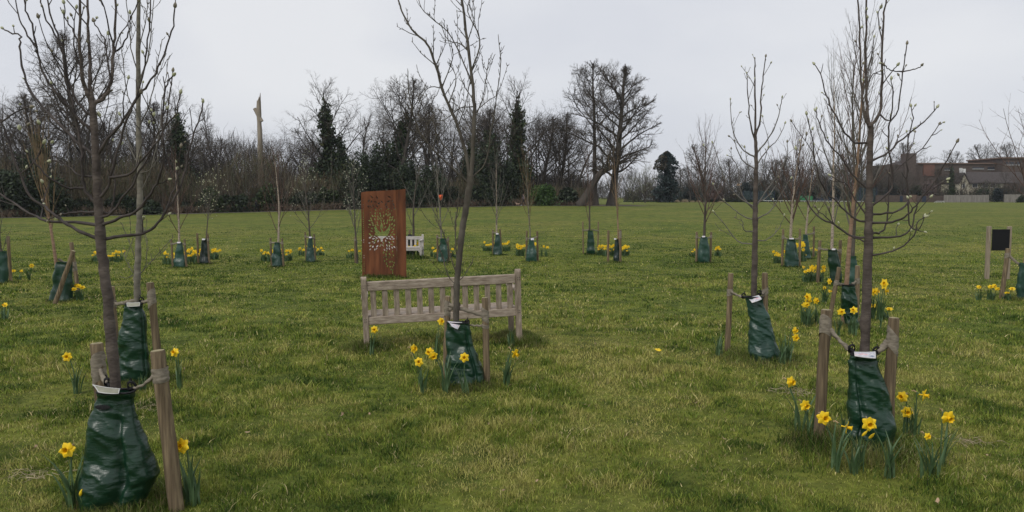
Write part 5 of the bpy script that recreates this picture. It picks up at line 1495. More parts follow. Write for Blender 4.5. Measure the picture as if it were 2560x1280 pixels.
leaf_clump('broad daffodil leaf clump left of the tan trunked birch', (2022, 815), 52, 20, 11)
# unopened buds
def bud_daff(label, head, foot, seed):
    b = ground(*foot); h = P(head[0], head[1], b.y) - b
    root = thing('daffodil_bud', label, 'flower bud', b, 0, 'unopened daffodils')
    st = MB(); d = (h * 1.0).normalized() + Vector((.9, -.3, .2))
    tubes(st, [(catmull([Vector((0, 0, -.02)), h * .5 + Vector((-.01, 0, .02)), h], 8), [.0035] * 9)], 6); st.build('stem', M['stem'], root)
    q = MB(); bud(q, h, d, .05, .010, 0); q.build('bud', M['petal'], root)
bud_daff('unopened yellow bud before the left front bag', (200, 1240), (222, 1290), 1)
bud_daff('upper unopened bud before the right front bag', (2155, 1090), (2150, 1180), 2)
bud_daff('lower unopened bud before the right front bag', (2172, 1096), (2158, 1184), 3)

# small daffodils farther off: one mesh each, several shapes
def small_daff(seed, h=.36):
    rg = random.Random(seed); mb = MB()
    head = Vector((rg.gauss(0, .03), rg.gauss(0, .03), h))
    tubes(mb, [([Vector((0, 0, -.02)), Vector((head.x * .4, head.y * .4, h * .55)), head + Vector((0, .02, 0))], [.005, .005, .005])], 4, 2)
    leaf_blades(mb, 9, h * .82, rg, 3, .011, .35)
    yaw = rg.uniform(-.6, .6)
    Rm = Matrix.Rotation(yaw, 3, 'Z') @ Matrix.Rotation(R(90 - rg.uniform(0, 20)), 3, 'X')
    V, Q, T = [], [], []
    for i in range(6):
        a = i * math.pi / 3 + seed; c, s_ = math.cos(a), math.sin(a); q_ = Vector((-s_, c, 0)); r_ = Vector((c, s_, 0))
        k = len(V)
        for p in (Vector((0, 0, 0)), r_ * .029 + q_ * .023 + Vector((0, 0, -.004)), r_ * .056, r_ * .029 - q_ * .023 + Vector((0, 0, -.004))): V.append(tuple(head + Rm @ p))
        Q.append((k, k + 1, k + 2, k + 3))
    mb.add(V, Q, None, 0)
    k = 8; V = []
    for r_, z in ((.012, 0), (.013, .022), (.019, .033)):
        for j in range(k): V.append(tuple(head + Rm @ Vector((r_ * math.cos(j * .7854), r_ * math.sin(j * .7854), z))))
    V.append(tuple(head + Rm @ Vector((0, 0, .012))))
    mb.add(V, [(i * k + j, i * k + (j + 1) % k, (i + 1) * k + (j + 1) % k, (i + 1) * k + j) for i in range(2) for j in range(k)], [(j, (j + 1) % k, 24) for j in range(k)], 1)
    return mb.mesh('small_daffodil', [M['petal'], M['trumpet'], M['stem'], M['daff_leaf']])
SD = [small_daff(i, .34) for i in range(8)]
SHARED = 'small yellow daffodils growing in clumps at the feet of the saplings'
def clump(where, xs, yb, heads, n, seed, depth=.5, Y=None):
    """n small daffodils between photo columns xs; heads = (top, bottom) photo rows of the flowers"""
    rg = random.Random(seed)
    b0 = ground((xs[0] + xs[1]) / 2, yb).y if Y is None else Y
    n = int(n * 1.5)
    for i in range(n):
        x = xs[0] + (xs[1] - xs[0]) * (i + rg.random()) / n
        Yd = b0 + rg.uniform(-.15, depth)
        b = gp((x - 1280) / F * Yd, Yd)
        hz = P(x, rg.uniform(*heads), Yd).z - b.z
        s_ = max(.35, min(1.6, hz / .34))
        o = link('daffodil', rg.choice(SD)); o.location = b
        o.scale = (max(1.0, min(s_, 1.25)),) * 2 + (s_,); o.rotation_euler = (0, 0, rg.gauss(0, .35))
        tag(o, 'small daffodil in the clump ' + where, 'daffodil', 'daffodils ' + where)
def clump_at(where, pts, yb, seed, Y=None):
    rg = random.Random(seed)
    for i, (x, y) in enumerate(pts):
        Yd = (ground(x, yb).y if Y is None else Y) + rg.uniform(-.1, .15)
        b = gp((x - 1280) / F * Yd, Yd); hz = P(x, y, Yd).z - b.z
        o = link('daffodil', rg.choice(SD)); o.location = b; s_ = hz / .34
        o.scale = (1, 1, s_); o.rotation_euler = (0, 0, rg.gauss(0, .3))
        tag(o, 'small daffodil in the clump ' + where, 'daffodil', 'daffodils ' + where)
clump('seen on both sides of the front magnolia trunk', (229, 304), 655, (628, 641), 12, 1)
clump('at the red twigged birch', (402, 466), 662, (630, 645), 11, 2, .4)
clump('between the red birch and the ball headed sapling', (466, 508), 658, (620, 640), 12, 3, .9)
clump('right of the ball headed sapling', (524, 544), 648, (622, 630), 6, 4, .4)
clump('at the birch below the snag', (652, 728), 653, (624, 637), 15, 5, .4)
clump('at the white budded sapling', (745, 808), 640, (614, 628), 11, 6, .4)
clump('left of the rusty panel', (866, 896), 646, (624, 630), 4, 7, .3)
clump('at the sapling with the orange tag', (1078, 1142), 645, (618, 634), 10, 8, .4)
clump('in the even row', (1208, 1274), 628, (604, 613), 13, 9, .3)
clump('left of the pale crossbar', (1291, 1310), 640, (612, 622), 6, 10, .3)
clump_at('under and right of the pale crossbar', [(1331, 629), (1339, 610), (1354, 616), (1366, 618)], 641, 11)
clump('under the great oak, the densest one', (1494, 1573), 640, (613, 628), 27, 12, .5)
clump('left of the reddish upright sapling', (1726, 1754), 642, (622, 632), 5, 13, .3)
clump('right of the reddish upright sapling', (1791, 1802), 641, (616, 628), 4, 14, .3)
clump('left of the nearer twin sapling', (1936, 1958), 658, (627, 642), 7, 15, .3)
clump('between the twin saplings', (1988, 2016), 654, (608, 640), 7, 16, .4)
clump('right of the farther twin sapling', (2020, 2042), 640, (619, 628), 5, 17, .3)
clump('left of the two tone bagged birch', (2014, 2060), 705, (662, 682), 11, 18, .3)
clump_at('left of the tan trunked birch', [(2018, 743), (2027, 752), (2023, 762), (2017, 764), (2048, 752), (2023, 779)], 815, 19)
clump_at('high behind the leaning stake', [(2066, 703), (2066, 719), (2068, 728)], 760, 20)
clump_at('before the bag of the tan trunked birch', [(2105, 778), (2144, 776)], 838, 21)
clump_at('right of the right magnolia trunk', [(2184, 728), (2176, 722), (2192, 729), (2208, 709), (2209, 728), (2183, 763), (2224, 771)], 800, 22)
clump_at('at the foot of the orange twigged tree', [(184, 714), (193, 714), (186, 722), (196, 719)], 752, 23)
clump_at('at the left edge sapling', [(21, 677), (41, 678), (67, 664)], 702, 24)
clump_at('at the left edge of the photo', [(1, 761)], 800, 25)
clump_at('left of the right edge sapling', [(2456, 718), (2480, 714), (2487, 717), (2493, 721), (2519, 731), (2531, 721)], 752, 26)
clump_at('seen through the slats of the far bench', [(1016, 615), (1025, 618), (1035, 616), (1044, 609), (1054, 611)], 632, 27, 24.2)
leaf_clump('dense daffodil leaves at the densest clump', (1534, 641), 20, 60, 30, .9)

# ------------------------------------------------------------------ benches
def bench(label, L0, R0, hl, near=True, flip=False):
    """slatted park bench; L0, R0 ground points of its two back posts (seen from behind, bench faces away) """
    ax = (R0 - L0); Ln = math.hypot(ax.x, ax.y)
    ang = math.atan2(ax.y, ax.x)
    root = thing('park_bench', label, 'bench', (L0.x, L0.y, L0.z - .03), ang)
    if flip: root.rotation_euler.z = ang + math.pi; root.location = (R0.x, R0.y, R0.z - .03)
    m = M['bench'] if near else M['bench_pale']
    H = hl + .03; sh = .42
    tl = math.atan2(R0.z - L0.z, Ln) * (-1 if flip else 1)
    root.rotation_euler.y = -tl
    def part(name, fn, parent=None):
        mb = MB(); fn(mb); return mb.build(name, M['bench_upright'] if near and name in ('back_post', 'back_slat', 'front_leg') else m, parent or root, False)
    w = .062
    for x in (w / 2, Ln - w / 2):
        def post(mb, x=x):
            # profile in y-z with a rounded top and a backward rake above the seat
            prof = []
            zs = [0, sh, H - .035]
            prof = [(-.035, -.10), (.035, -.10), (.035, sh), (.0, H - .035)]
            for a in np.linspace(0, math.pi, 7): prof.append((-.035 + .035 * math.cos(a), H - .035 + .035 * math.sin(a)))
            prof += [(-.07, H - .035), (-.035, sh)]
            n = len(prof); V = []
            for sx in (-w / 2, w / 2):
                for (y, z) in prof: V.append((x + sx, y, z))
            Q = [(i, (i + 1) % n, n + (i + 1) % n, n + i) for i in range(n)]
            c0, c1 = len(V), len(V) + 1
            V += [(x - w / 2, -.01, H * .5), (x + w / 2, -.01, H * .5)]
            T = [((i + 1) % n, i, c0) for i in range(n)] + [(n + i, n + (i + 1) % n, c1) for i in range(n)]
            mb.add(V, Q, T)
        p = part('back_post', post)
        if near:
            pg = MB()
            for z in (H - .10, H - .125, sh - .02, sh - .045):
                for dx in (-.008, .012):
                    yb = -.036 - (.035 * max(0, (z - sh)) / (H - sh))
                    V = [(x + dx + .0055 * math.cos(a), yb - .0015, z + .0055 * math.sin(a)) for a in np.arange(8) * .785]
                    pg.add(V + [(x + dx, yb - .002, z)], None, [((i + 1) % 8, i, 8) for i in range(8)])
            pg.build('peg', M['bark_dark'], p)
        part('front_leg', lambda mb, x=x: box(mb, (x, .50, .26), (w, .062, .72), ch=.005))
        part('armrest', lambda mb, x=x: box(mb, (x, .265, .640), (.075, .62, .035), ch=.010))
        part('side_rail', lambda mb, x=x: box(mb, (x, .252, sh - .055), (.035, .43, .07), ch=.004))
        part('bracket', lambda mb, x=x: (box(mb, (x + (.055 if x < 1 else -.055), .50, sh - .10), (.05, .03, .09), 0, Matrix.Rotation(R(38 if x < 1 else -38), 4, 'Y'), .004)))
    inner = Ln - 2 * w
    rake = lambda z: -.035 * (z - sh) / (H - sh)
    part('top_rail', lambda mb: box(mb, (Ln / 2, rake(H - .11) - .002, H - .112), (inner + .004, .042, .105), 0, Matrix.Rotation(R(4), 4, 'X'), .008))
    part('lower_rail', lambda mb: box(mb, (Ln / 2, .0, sh - .04), (inner + .004, .042, .09), 0, None, .006))
    part('front_rail', lambda mb: box(mb, (Ln / 2, .50, sh - .06), (inner + .004, .036, .075), 0, None, .005))
    ns = 13
    for i in range(ns):
        x = w + inner * (i + .5) / ns
        z0, z1 = sh + .006, H - .163
        part('back_slat', lambda mb: box(mb, (x, rake((z0 + z1) / 2) + .002, (z0 + z1) / 2), (.062, .018, z1 - z0), 0, Matrix.Rotation(math.atan(.035 / (H - sh)), 4, 'X'), .003))
    for i in range(6):
        y = .055 + i * .084
        part('seat_slat', lambda mb: box(mb, (Ln / 2, y, sh - .008 + .01 * abs(i - 3) / 3), (inner + .06, .066, .022), 0, None, .004))
    part('centre_support', lambda mb: box(mb, (Ln / 2, .25, sh - .058), (.04, .456, .07), 0, None, .004))
    return root
bl = P(911, 880, 8.6); br = P(1305, 853, 8.93)
bench('weathered slatted park bench seen from behind in the middle of the meadow', bl, br, .855)
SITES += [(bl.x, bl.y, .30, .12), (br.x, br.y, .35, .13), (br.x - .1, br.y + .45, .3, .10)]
# the far bench faces the viewer: its front legs stand at x 1057
Yb2 = 23.6
xl, xr = (917 - 1280) / F * (Yb2 + .9), (1060 - 1280) / F * (Yb2 + .75)
bench('small pale park bench facing the viewer beside the rusty panel', gp(xl, Yb2 + .6, -.05), gp(xr, Yb2 + .6, -.05), .77, False, True)
SITES.append((xr - .2, Yb2 + .1, .5, .16))

# ------------------------------------------------------------------ rusty cut-out panel
def panel():
    Yp = 17.4
    X0, X1 = (905 - 1280) / F * Yp, (1013 - 1280) / F * (Yp - .25)
    b = gp(X0, Yp, -.05)
    Wd = math.hypot(X1 - X0, .25)
    Hh = P(905, 479, Yp).z - b.z
    root = thing('memorial_panel', 'tall rusted steel panel cut with a bird and leaves', 'sculpture', b, math.atan2(-.25, X1 - X0))
    fl = .085            # width of the folded left flange
    wm = Wd * .80        # main face, the rest is the plain right flange
    th = .006
    # photo crop coordinates (zoomed picture: 5.12 px per photo px) -> panel coordinates
    def pc(zx, zy):
        u = (zx - 150) / (635 - 150); lean = 35 * (zy - 130) / 1100
        u = (zx - lean - 142) / (628 - 142)
        v = (zy - 135) / (1225 - 135)
        return (u * (wm - fl), Hh * (1 - v))
    def face(name, outer, holes, mat4, parent, notch=None):
        cu = bpy.data.curves.new(name, 'CURVE'); cu.dimensions = '2D'; cu.fill_mode = 'BOTH'; cu.extrude = th / 2
        for poly in [outer] + holes:
            sp = cu.splines.new('POLY'); sp.points.add(len(poly) - 1)
            for i, (x, y) in enumerate(poly): sp.points[i].co = (x, y, 0, 1)
            sp.use_cyclic_u = True
        o = bpy.data.objects.new(name, cu); COL.objects.link(o)
        me = bpy.data.meshes.new_from_object(o.evaluated_get(bpy.context.evaluated_depsgraph_get()))
        bpy.data.objects.remove(o); bpy.data.curves.remove(cu)
        me.transform(mat4)
        me.materials.clear(); me.materials.append(M['rust'])
        for p in me.polygons: p.use_smooth = False
        return link(name, me, parent)
    def clean(hs, w_, h_):
        def cross(a, b, c, d):
            o = lambda p, q, r_: (q[0] - p[0]) * (r_[1] - p[1]) - (q[1] - p[1]) * (r_[0] - p[0])
            return o(a, b, c) * o(a, b, d) <= 0 and o(c, d, a) * o(c, d, b) <= 0
        out, bb = [], []
        for h in hs:
            xs, ys = [q[0] for q in h], [q[1] for q in h]
            q = (min(xs) - .003, max(xs) + .003, min(ys) - .003, max(ys) + .003)
            if q[0] < .006 or q[1] > w_ - .006 or q[2] < .01 or q[3] > h_ - .02: continue
            bad = False
            for k, g_ in zip(bb, out):
                if k[0] > q[1] or k[1] < q[0] or k[2] > q[3] or k[3] < q[2]: continue
                for i in range(len(h)):
                    for j in range(len(g_)):
                        if cross(h[i], h[i - 1], g_[j], g_[j - 1]): bad = True; break
                    if bad: break
                if bad: break
            if not bad: out.append(h); bb.append(q)
        return out
    holes = []
    taken = []
    def leafhole(zx, zy, ln, wd_, ang):
        cx, cy = pc(zx, zy)
        ln *= 1.15 * wm / 486; wd_ *= 1.35 * wm / 486
        r = max(ln * .55, wd_)
        if cx < ln * .7 or cx > wm - ln * .6: return
        for (x, y, q) in taken:
            if math.hypot(x - cx, y - cy) < (r + q) * .66: return
        if bird_near(cx, cy, r): return
        taken.append((cx, cy, r))
        pts = []
        for t in (-1, -.5, 0, .45, .8, 1): pts.append((t * ln / 2, wd_ / 2 * (1 - abs(t) ** 1.7)))
        for t in (.8, .45, 0, -.5): pts.append((t * ln / 2, -wd_ / 2 * (1 - abs(t) ** 1.7)))
        c, s_ = math.cos(ang), math.sin(ang)
        holes.append([(cx + x * c - y * s_, cy + x * s_ + y * c) for x, y in pts])
    # the bird: spread wings, neck turned back, small tail
    B = [(310, 530), (330, 570), (350, 605), (385, 630), (410, 632), (405, 612), (390, 590), (387, 560), (398, 530), (392, 512), (412, 516), (428, 540), (438, 590), (432, 598), (420, 575), (410, 570), (412, 590), (428, 612), (440, 628), (470, 618), (500, 590), (522, 560), (540, 512), (545, 560), (536, 590), (548, 600), (530, 628), (538, 640), (512, 658), (515, 672), (480, 690), (462, 700), (440, 712), (430, 716), (432, 745), (408, 752), (386, 744), (396, 716), (370, 706), (350, 690), (330, 676), (296, 660), (318, 645), (296, 618), (306, 606), (288, 575), (304, 568)]
    bird = [pc(*q) for q in B]
    holes.append(bird)
    def bird_near(x, y, r):
        for i in range(len(bird)):
            x1, y1 = bird[i]; x2, y2 = bird[(i + 1) % len(bird)]
            t = max(0, min(1, ((x - x1) * (x2 - x1) + (y - y1) * (y2 - y1)) / ((x2 - x1) ** 2 + (y2 - y1) ** 2 + 1e-9)))
            if math.hypot(x - x1 - t * (x2 - x1), y - y1 - t * (y2 - y1)) < r * .8 + .006: return True
        ins = False
        for i in range(len(bird)):
            x1, y1 = bird[i]; x2, y2 = bird[i - 1]
            if (y1 > y) != (y2 > y) and x < (x2 - x1) * (y - y1) / (y2 - y1) + x1: ins = not ins
        return ins
    rg = random.Random(3)
    # dark twig-like leaves along the top
    for gx, gw, n in ((225, 40, 9), (295, 42, 10), (370, 46, 11), (485, 40, 9), (590, 26, 6)):
        for i in range(n):
            leafhole(gx + rg.uniform(-gw, gw), 285 + rg.gauss(0, 38), rg.uniform(32, 52), rg.uniform(11, 17), R(rg.choice((60, 120, 110, 75, 40, 140)) + rg.gauss(0, 12)))
    for i in range(16): leafhole(rg.uniform(215, 625), rg.uniform(335, 400), rg.uniform(18, 26), 8, R(90 + rg.gauss(0, 25)))
    # crown of leaves round the bird, radiating from its body
    cxz, cyz = 415, 660
    for rad in np.arange(80, 300, 30):
        n = int(rad * 6.283 / 26)
        for i in range(n):
            a = 6.283 * i / n + rg.gauss(0, .05) + rad
            x, y = cxz + rad * .82 * math.cos(a), cyz + rad * math.sin(a)
            if y > 690 and not (y < 850 or (x > 430 and y < 1000)): continue
            if y < 395 or x < 215 or x > 628: continue
            if y > 720 and rg.random() < .3: continue
            leafhole(x, y, rg.uniform(30, 40), rg.uniform(13, 17), -a + rg.gauss(0, .3))
    for i in range(46):
        t = rg.random()
        leafhole(430 + 190 * rg.random() * (1 - .35 * t) + 60 * t, 850 + 260 * t, rg.uniform(26, 36), rg.uniform(12, 16), R(rg.uniform(50, 130)))
    leafhole(594, 1140, 50, 13, R(95)); leafhole(570, 1085, 40, 12, R(60)); leafhole(598, 1085, 20, 16, R(20))
    for (zx, zy) in ((199, 345), (208, 575)):
        cx, cy = pc(zx, zy)
        if not any(math.hypot(x - cx, y - cy) < .04 for x, y, _ in taken): holes.append([(cx + .011 * math.cos(a), cy + .011 * math.sin(a)) for a in np.arange(10) * .6283])
    to = Matrix.Translation((fl, 0, 0)) @ Matrix.Rotation(R(90), 4, 'X')
    slope = (P(1013, 472, Yp - .25).z - P(905, 479, Yp).z)
    f = face('cut_face', [(0, 0), (wm - fl, 0), (wm - fl, Hh + slope * .6), (0, Hh)], clean(holes, wm - fl, Hh), to, root)
    # left flange with a vertical line of small cut marks, unreadable at this distance
    lh = []
    y = Hh * .93
    while y > Hh * .10:
        k = rg.random()
        if Hh * .30 < y < Hh * .42 or k < .12: y -= .05; continue
        hh = rg.uniform(.018, .036)
        lh.append([(.036, y), (.048, y), (.048, y - hh), (.036, y - hh)])
        if k > .5: lh.append([(.054, y - .004), (.062, y - .004), (.062, y - hh * .6), (.054, y - hh * .6)])
        y -= hh + .022
    fm = Matrix.Translation((fl - .003, .004, 0)) @ Matrix.Rotation(R(-158), 4, 'Z') @ Matrix.Rotation(R(90), 4, 'X')
    face('side_flange', [(0, 0), (fl, 0), (fl, Hh - .02), (0, Hh)], [[(x, yy) for x, yy in h] for h in lh], fm, root)
    rf = Matrix.Translation((wm + .003, .004, 0)) @ Matrix.Rotation(R(14), 4, 'Z') @ Matrix.Rotation(R(90), 4, 'X')
    face('return_flange', [(0, 0), (Wd - wm, 0), (Wd - wm, Hh + slope), (0, Hh + slope * .6)], [], rf, root)
    SITES.append((b.x + .3, b.y - .05, .5, .10)); SITES.append((b.x + .7, b.y - .15, .4, .10))
panel()

# ------------------------------------------------------------------ blank notice board at right
def notice():
    Y = 16.9
    b = gp((2498 - 1280) / F * Y, Y)
    root = thing('notice_board', 'black notice panel between two wooden posts at the right', 'sign', b)
    for x in (2473, 2524):
        t = P(x, 566, Y) - b; mb = MB()
        box(mb, (t.x, 0, t.z / 2 - .05), (.078, .078, t.z + .1), 0, None, .008)
        mb.build('post', M['notice_post'], root, False)
    a, c = P(2478, 573, Y) - b, P(2519, 626, Y) - b
    mb = MB(); box(mb, ((a.x + c.x) / 2, -.045, (a.z + c.z) / 2), (abs(c.x - a.x) + .005, .012, a.z - c.z), 0, None, .003); mb.build('panel', M['black_panel'], root, False)
notice()

# ------------------------------------------------------------------ litter on the grass
def fallen(label, x, y, s, seed, flower=False):
    b = ground(x, y); rg = random.Random(seed)
    mb = MB(); N = 9; V = []
    outline = [(math.cos(a) * s * (.8 + .3 * math.sin(3 * a + seed) ** 2), math.sin(a) * s * .62 * (.8 + .3 * math.cos(2 * a))) for a in np.arange(14) * 6.283 / 14]
    for ring in (1.0, .55):
        for i, (px, py) in enumerate(outline): V.append((px * ring, py * ring, .022 + s * .45 * (px * ring / s) ** 2 * rg.uniform(.6, 1.3) + rg.gauss(0, s * .05)))
    V.append((0, 0, .02))
    n = 14
    mb.add(V, [(i, (i + 1) % n, n + (i + 1) % n, n + i) for i in range(n)], [(n + i, n + (i + 1) % n, 2 * n) for i in range(n)])
    o = mb.build('fallen_leaf', M['dead_leaf']); o.location = b + Vector((0, 0, .012)); o.rotation_euler = (rg.gauss(0, .3), rg.gauss(0, .3), rg.uniform(0, 6.28))
    tag(o, label, 'leaf', 'dead leaves lying on the grass')
for i, (x, y, s, lb) in enumerate([(857, 1048, .032, 'curled dead leaf on the grass left of the centre bag'), (926, 1046, .02, 'small dead leaf right of the curled leaf'), (1736, 1018, .026, 'pale dead leaf on the grass left of the right front magnolia'), (1268, 1236, .02, 'small dead leaf at the bottom centre'), (2340, 1268, .026, 'dead leaf at the bottom right'), (826, 1100, .02, 'pale dead leaf left of the bottom centre'), (1222, 1072, .022, 'dead leaf on a bare patch below the centre bag'), (92, 1130, .03, 'dead leaf left of the left front bag'), (1463, 1022, .018, 'tiny dead leaf right of the centre bag'), (1340, 1215, .015, 'tiny dead leaf right of the bottom centre'), (1806, 1106, .016, 'tiny dead leaf left of the right front daffodils'), (1490, 866, .022, 'dead leaf on the grass right of the near bench'), (460, 930, .02, 'pale dead leaf right of the tall narrow bag'), (2462, 1150, .02, 'tiny dead leaf at the right front'), (620, 1090, .018, 'tiny dead leaf right of the weathered front stake')]):
    fallen(lb, x, y, s, i)
b = ground(1645, 882)
o = link('fallen_bloom', BLOOMS[1]); o.location = b + Vector((0, 0, .035)); o.rotation_euler = (.25, .2, 0); o.scale = (.9, .9, .9)
tag(o, 'fallen yellow flower lying alone on the open grass', 'flower')
# straw tufts
def straw(label, x, y, s, seed):
    b = ground(x, y); rg = np.random.default_rng(seed); n = 70
    p = np.stack([rg.normal(0, s, n), rg.normal(0, s * .8, n), rg.uniform(.012, .035, n)], 1); d = rg.normal(size=(n, 3)); d[:, 2] *= .15
    mb = MB(); slivers(mb, p, d, rg.uniform(.05, .13, n), .0018)
    o = mb.build('dry_straw', M['straw_leaf'], None, False); o.location = b; tag(o, label, 'straw', 'wisps of dry straw', 'stuff')
straw('wisp of dry straw left of the left front bag', 85, 1192, .09, 1)
straw('wisp of dry straw below the right front daffodils', 2425, 1110, .07, 2)
straw('wisp of dry straw right of the leaning bag', 1990, 985, .08, 3)
straw('wisp of dry straw right of the left front stakes', 375, 1020, .08, 4)

# ------------------------------------------------------------------ people and a dog on the path
def skin_figure(verts, edges, radii, name, mats, zmat, parent):
    me = bpy.data.meshes.new(name); me.from_pydata([tuple(v) for v in verts], edges, []); me.update()
    o = bpy.data.objects.new(name, me); COL.objects.link(o)
    o.modifiers.new('skin', 'SKIN'); sv = me.skin_vertices[0].data
    for i, r in enumerate(radii): sv[i].radius = (r, r) if not isinstance(r, tuple) else r
    sv[0].use_root = True
    sb = o.modifiers.new('sub', 'SUBSURF'); sb.levels = 2
    m2 = bpy.data.meshes.new_from_object(o.evaluated_get(bpy.context.evaluated_depsgraph_get()))
    bpy.data.objects.remove(o)
    m2.materials.clear()
    for m in mats: m2.materials.append(m)
    for p in m2.polygons: p.material_index = zmat(p.center); p.use_smooth = True
    return link(name, m2, parent)

def person(label, x, yb, Y, h, stride, mats, zmat, hairm, yaw, arm=.25):
    X = (x - 1280) / F * Y
    root = thing('person', label, 'person', gp(X, Y, .03), yaw)
    s = h / 1.75; st = stride
    # +X is the walking direction
    V = [(0, 0, .95), (0.01, 0, 1.15), (.02, 0, 1.38), (.03, 0, 1.50), (.05, 0, 1.60), (.06, 0, 1.70),
         (0, .19, 1.40), (-arm * .5, .24, 1.14), (arm * .1, .24, .90), (arm * .16, .24, .80), (0, -.19, 1.40), (arm * .5, -.24, 1.15), (arm * 1.3, -.22, .93), (arm * 1.5, -.21, .83),
         (0, .09, .88), (st * .45, .1, .52), (st * .85, .1, .09), (st * .85 + .15, .1, .035), (0, -.09, .88), (-st * .25, -.1, .50), (-st * .9, -.1, .14), (-st * .9 + .12, -.1, .04)]
    Ed = [(0, 1), (1, 2), (2, 3), (3, 4), (4, 5), (2, 6), (6, 7), (7, 8), (8, 9), (2, 10), (10, 11), (11, 12), (12, 13), (0, 14), (14, 15), (15, 16), (16, 17), (0, 18), (18, 19), (19, 20), (20, 21)]
    Rr = [(.15, .13), (.15, .13), (.17, .12), .055, .095, .085, .075, .058, .045, .04, .075, .058, .045, .04, .095, .068, .048, .04, .095, .068, .048, .04]
    V = [Vector(v) * s for v in V]; Rr = [tuple(q * s for q in r) if isinstance(r, tuple) else r * s for r in Rr]
    skin_figure(V, Ed, Rr, 'body', mats, lambda c: zmat(c / s), root)
    hb = MB(); lathe(hb, [(.098, .0), (.108, .05), (.09, .10), (.05, .13), (.01, .14)], 12, 0, (.035, 0, 1.61)); ho = hb.build('hair', hairm, root); ho.scale = (s,) * 3
    return root
def zm1(c): return 1 if c.z > 1.50 and c.x > .06 else 0
person('person in a long dark coat walking on the path below the broken snag', 641, 533, wd(641, -1.9) - 0, 1.82, .42, [M['dark_cloth'], M['skin']], zm1, M['hair'], 0.0)
def zm2(c):
    if c.z < .10: return 2
    if c.z > 1.50: return 3
    return 1 if c.z > .92 else 0
person('person in a grey top and white shoes walking by the laurel bush', 1309, 517, wd(1309, -2.0), 1.78, .30, [M['dark_cloth'], M['grey_cloth'], M['white_shoe'], M['skin']], zm2, M['hair'], math.pi)
def dog():
    Y = wd(1294, -1.8); X = (1294 - 1280) / F * Y
    root = thing('dog', 'low tan and white dog walking ahead of the person in grey', 'dog', gp(X, Y, .03), math.pi); root.scale = (.78, .78, .72)
    V = [(-.25, 0, .40), (-.05, 0, .40), (.17, 0, .42), (.30, 0, .52), (.40, 0, .58), (.52, 0, .55), (-.36, 0, .44), (-.48, 0, .56),
         (-.24, .09, .30), (-.20, .09, .20), (-.29, .09, .11), (-.26, .09, .02), (-.24, -.09, .30), (-.14, -.09, .2), (-.2, -.09, .11), (-.16, -.09, .02),
         (.18, .08, .28), (.22, .08, .14), (.24, .08, .02), (.18, -.08, .28), (.12, -.08, .14), (.10, -.08, .02), (.38, .05, .68), (.38, -.05, .68)]
    Ed = [(0, 1), (1, 2), (2, 3), (3, 4), (4, 5), (0, 6), (6, 7), (0, 8), (8, 9), (9, 10), (10, 11), (0, 12), (12, 13), (13, 14), (14, 15), (2, 16), (16, 17), (17, 18), (2, 19), (19, 20), (20, 21), (4, 22), (4, 23)]
    Rr = [.115, .115, .13, .085, .085, .04, .04, .02, .075, .05, .028, .03, .075, .05, .028, .03, .06, .032, .03, .06, .032, .03, .022, .022]
    skin_figure([Vector(v) for v in V], Ed, Rr, 'body', [M['dog_coat']], lambda c: 0, root)
dog()
# small orange things: tag on the sapling, life-buoy orange post by the oaks
def orange_tag():
    b = P(1102, 492, 22.15)
    mb = MB(); n = 8
    V = [(-.06, 0, .05), (.05, .01, .06), (.04, .02, -.02), (.01, .03, -.10), (-.015, .0, -.10), (-.05, -.02, -.01), (.0, -.03, .01)]
    mb.add(V, None, [(0, 6, 1), (1, 6, 2), (2, 6, 3), (3, 6, 4), (4, 6, 5), (5, 6, 0)])
    mb.add([(x, y + .012, z) for x, y, z in V], None, [(1, 6, 0), (2, 6, 1), (3, 6, 2), (4, 6, 3), (5, 6, 4), (0, 6, 5)])
    o = mb.build('ribbon_tag', M['orange_tag'], None, False); o.location = b; tag(o, 'bright orange ribbon hanging in the sapling right of the far bench', 'ribbon')
orange_tag()
def orange_leaf():
    b = P(1848, 462, 8.0)
    mb = MB(); leaves(mb, np.array([[0, 0, 0], [.02, 0, .008], [-.018, 0, .004]]), .022)
    o = mb.build('clinging_leaf', M['dead_leaf'], None, False); o.location = b; tag(o, 'orange brown leaf clinging in the middle right magnolia', 'leaf')
orange_leaf()

# ------------------------------------------------------------------ far side of the field
def px_box(mb, x0, x1, y0, y1, Y, depth, m=0, ch=0):
    """box from photo columns x0..x1, rows y0 (top)..y1 at distance Y"""
    a, b = P(x0, y0, Y), P(x1, y1, Y)
    box(mb, ((a.x + b.x) / 2, Y + depth / 2, (a.z + b.z) / 2), (b.x - a.x, depth, a.z - b.z), m, None, ch)

def far_thing(name, label, cat, x, Y, group=None):
    return thing(name, label, cat, gp((x - 1280) / F * Y, Y), 0, group)
def loc(mb, root):
    for i, v in enumerate(mb.v): mb.v[i] = v - np.array(root.location, np.float32)
    return mb

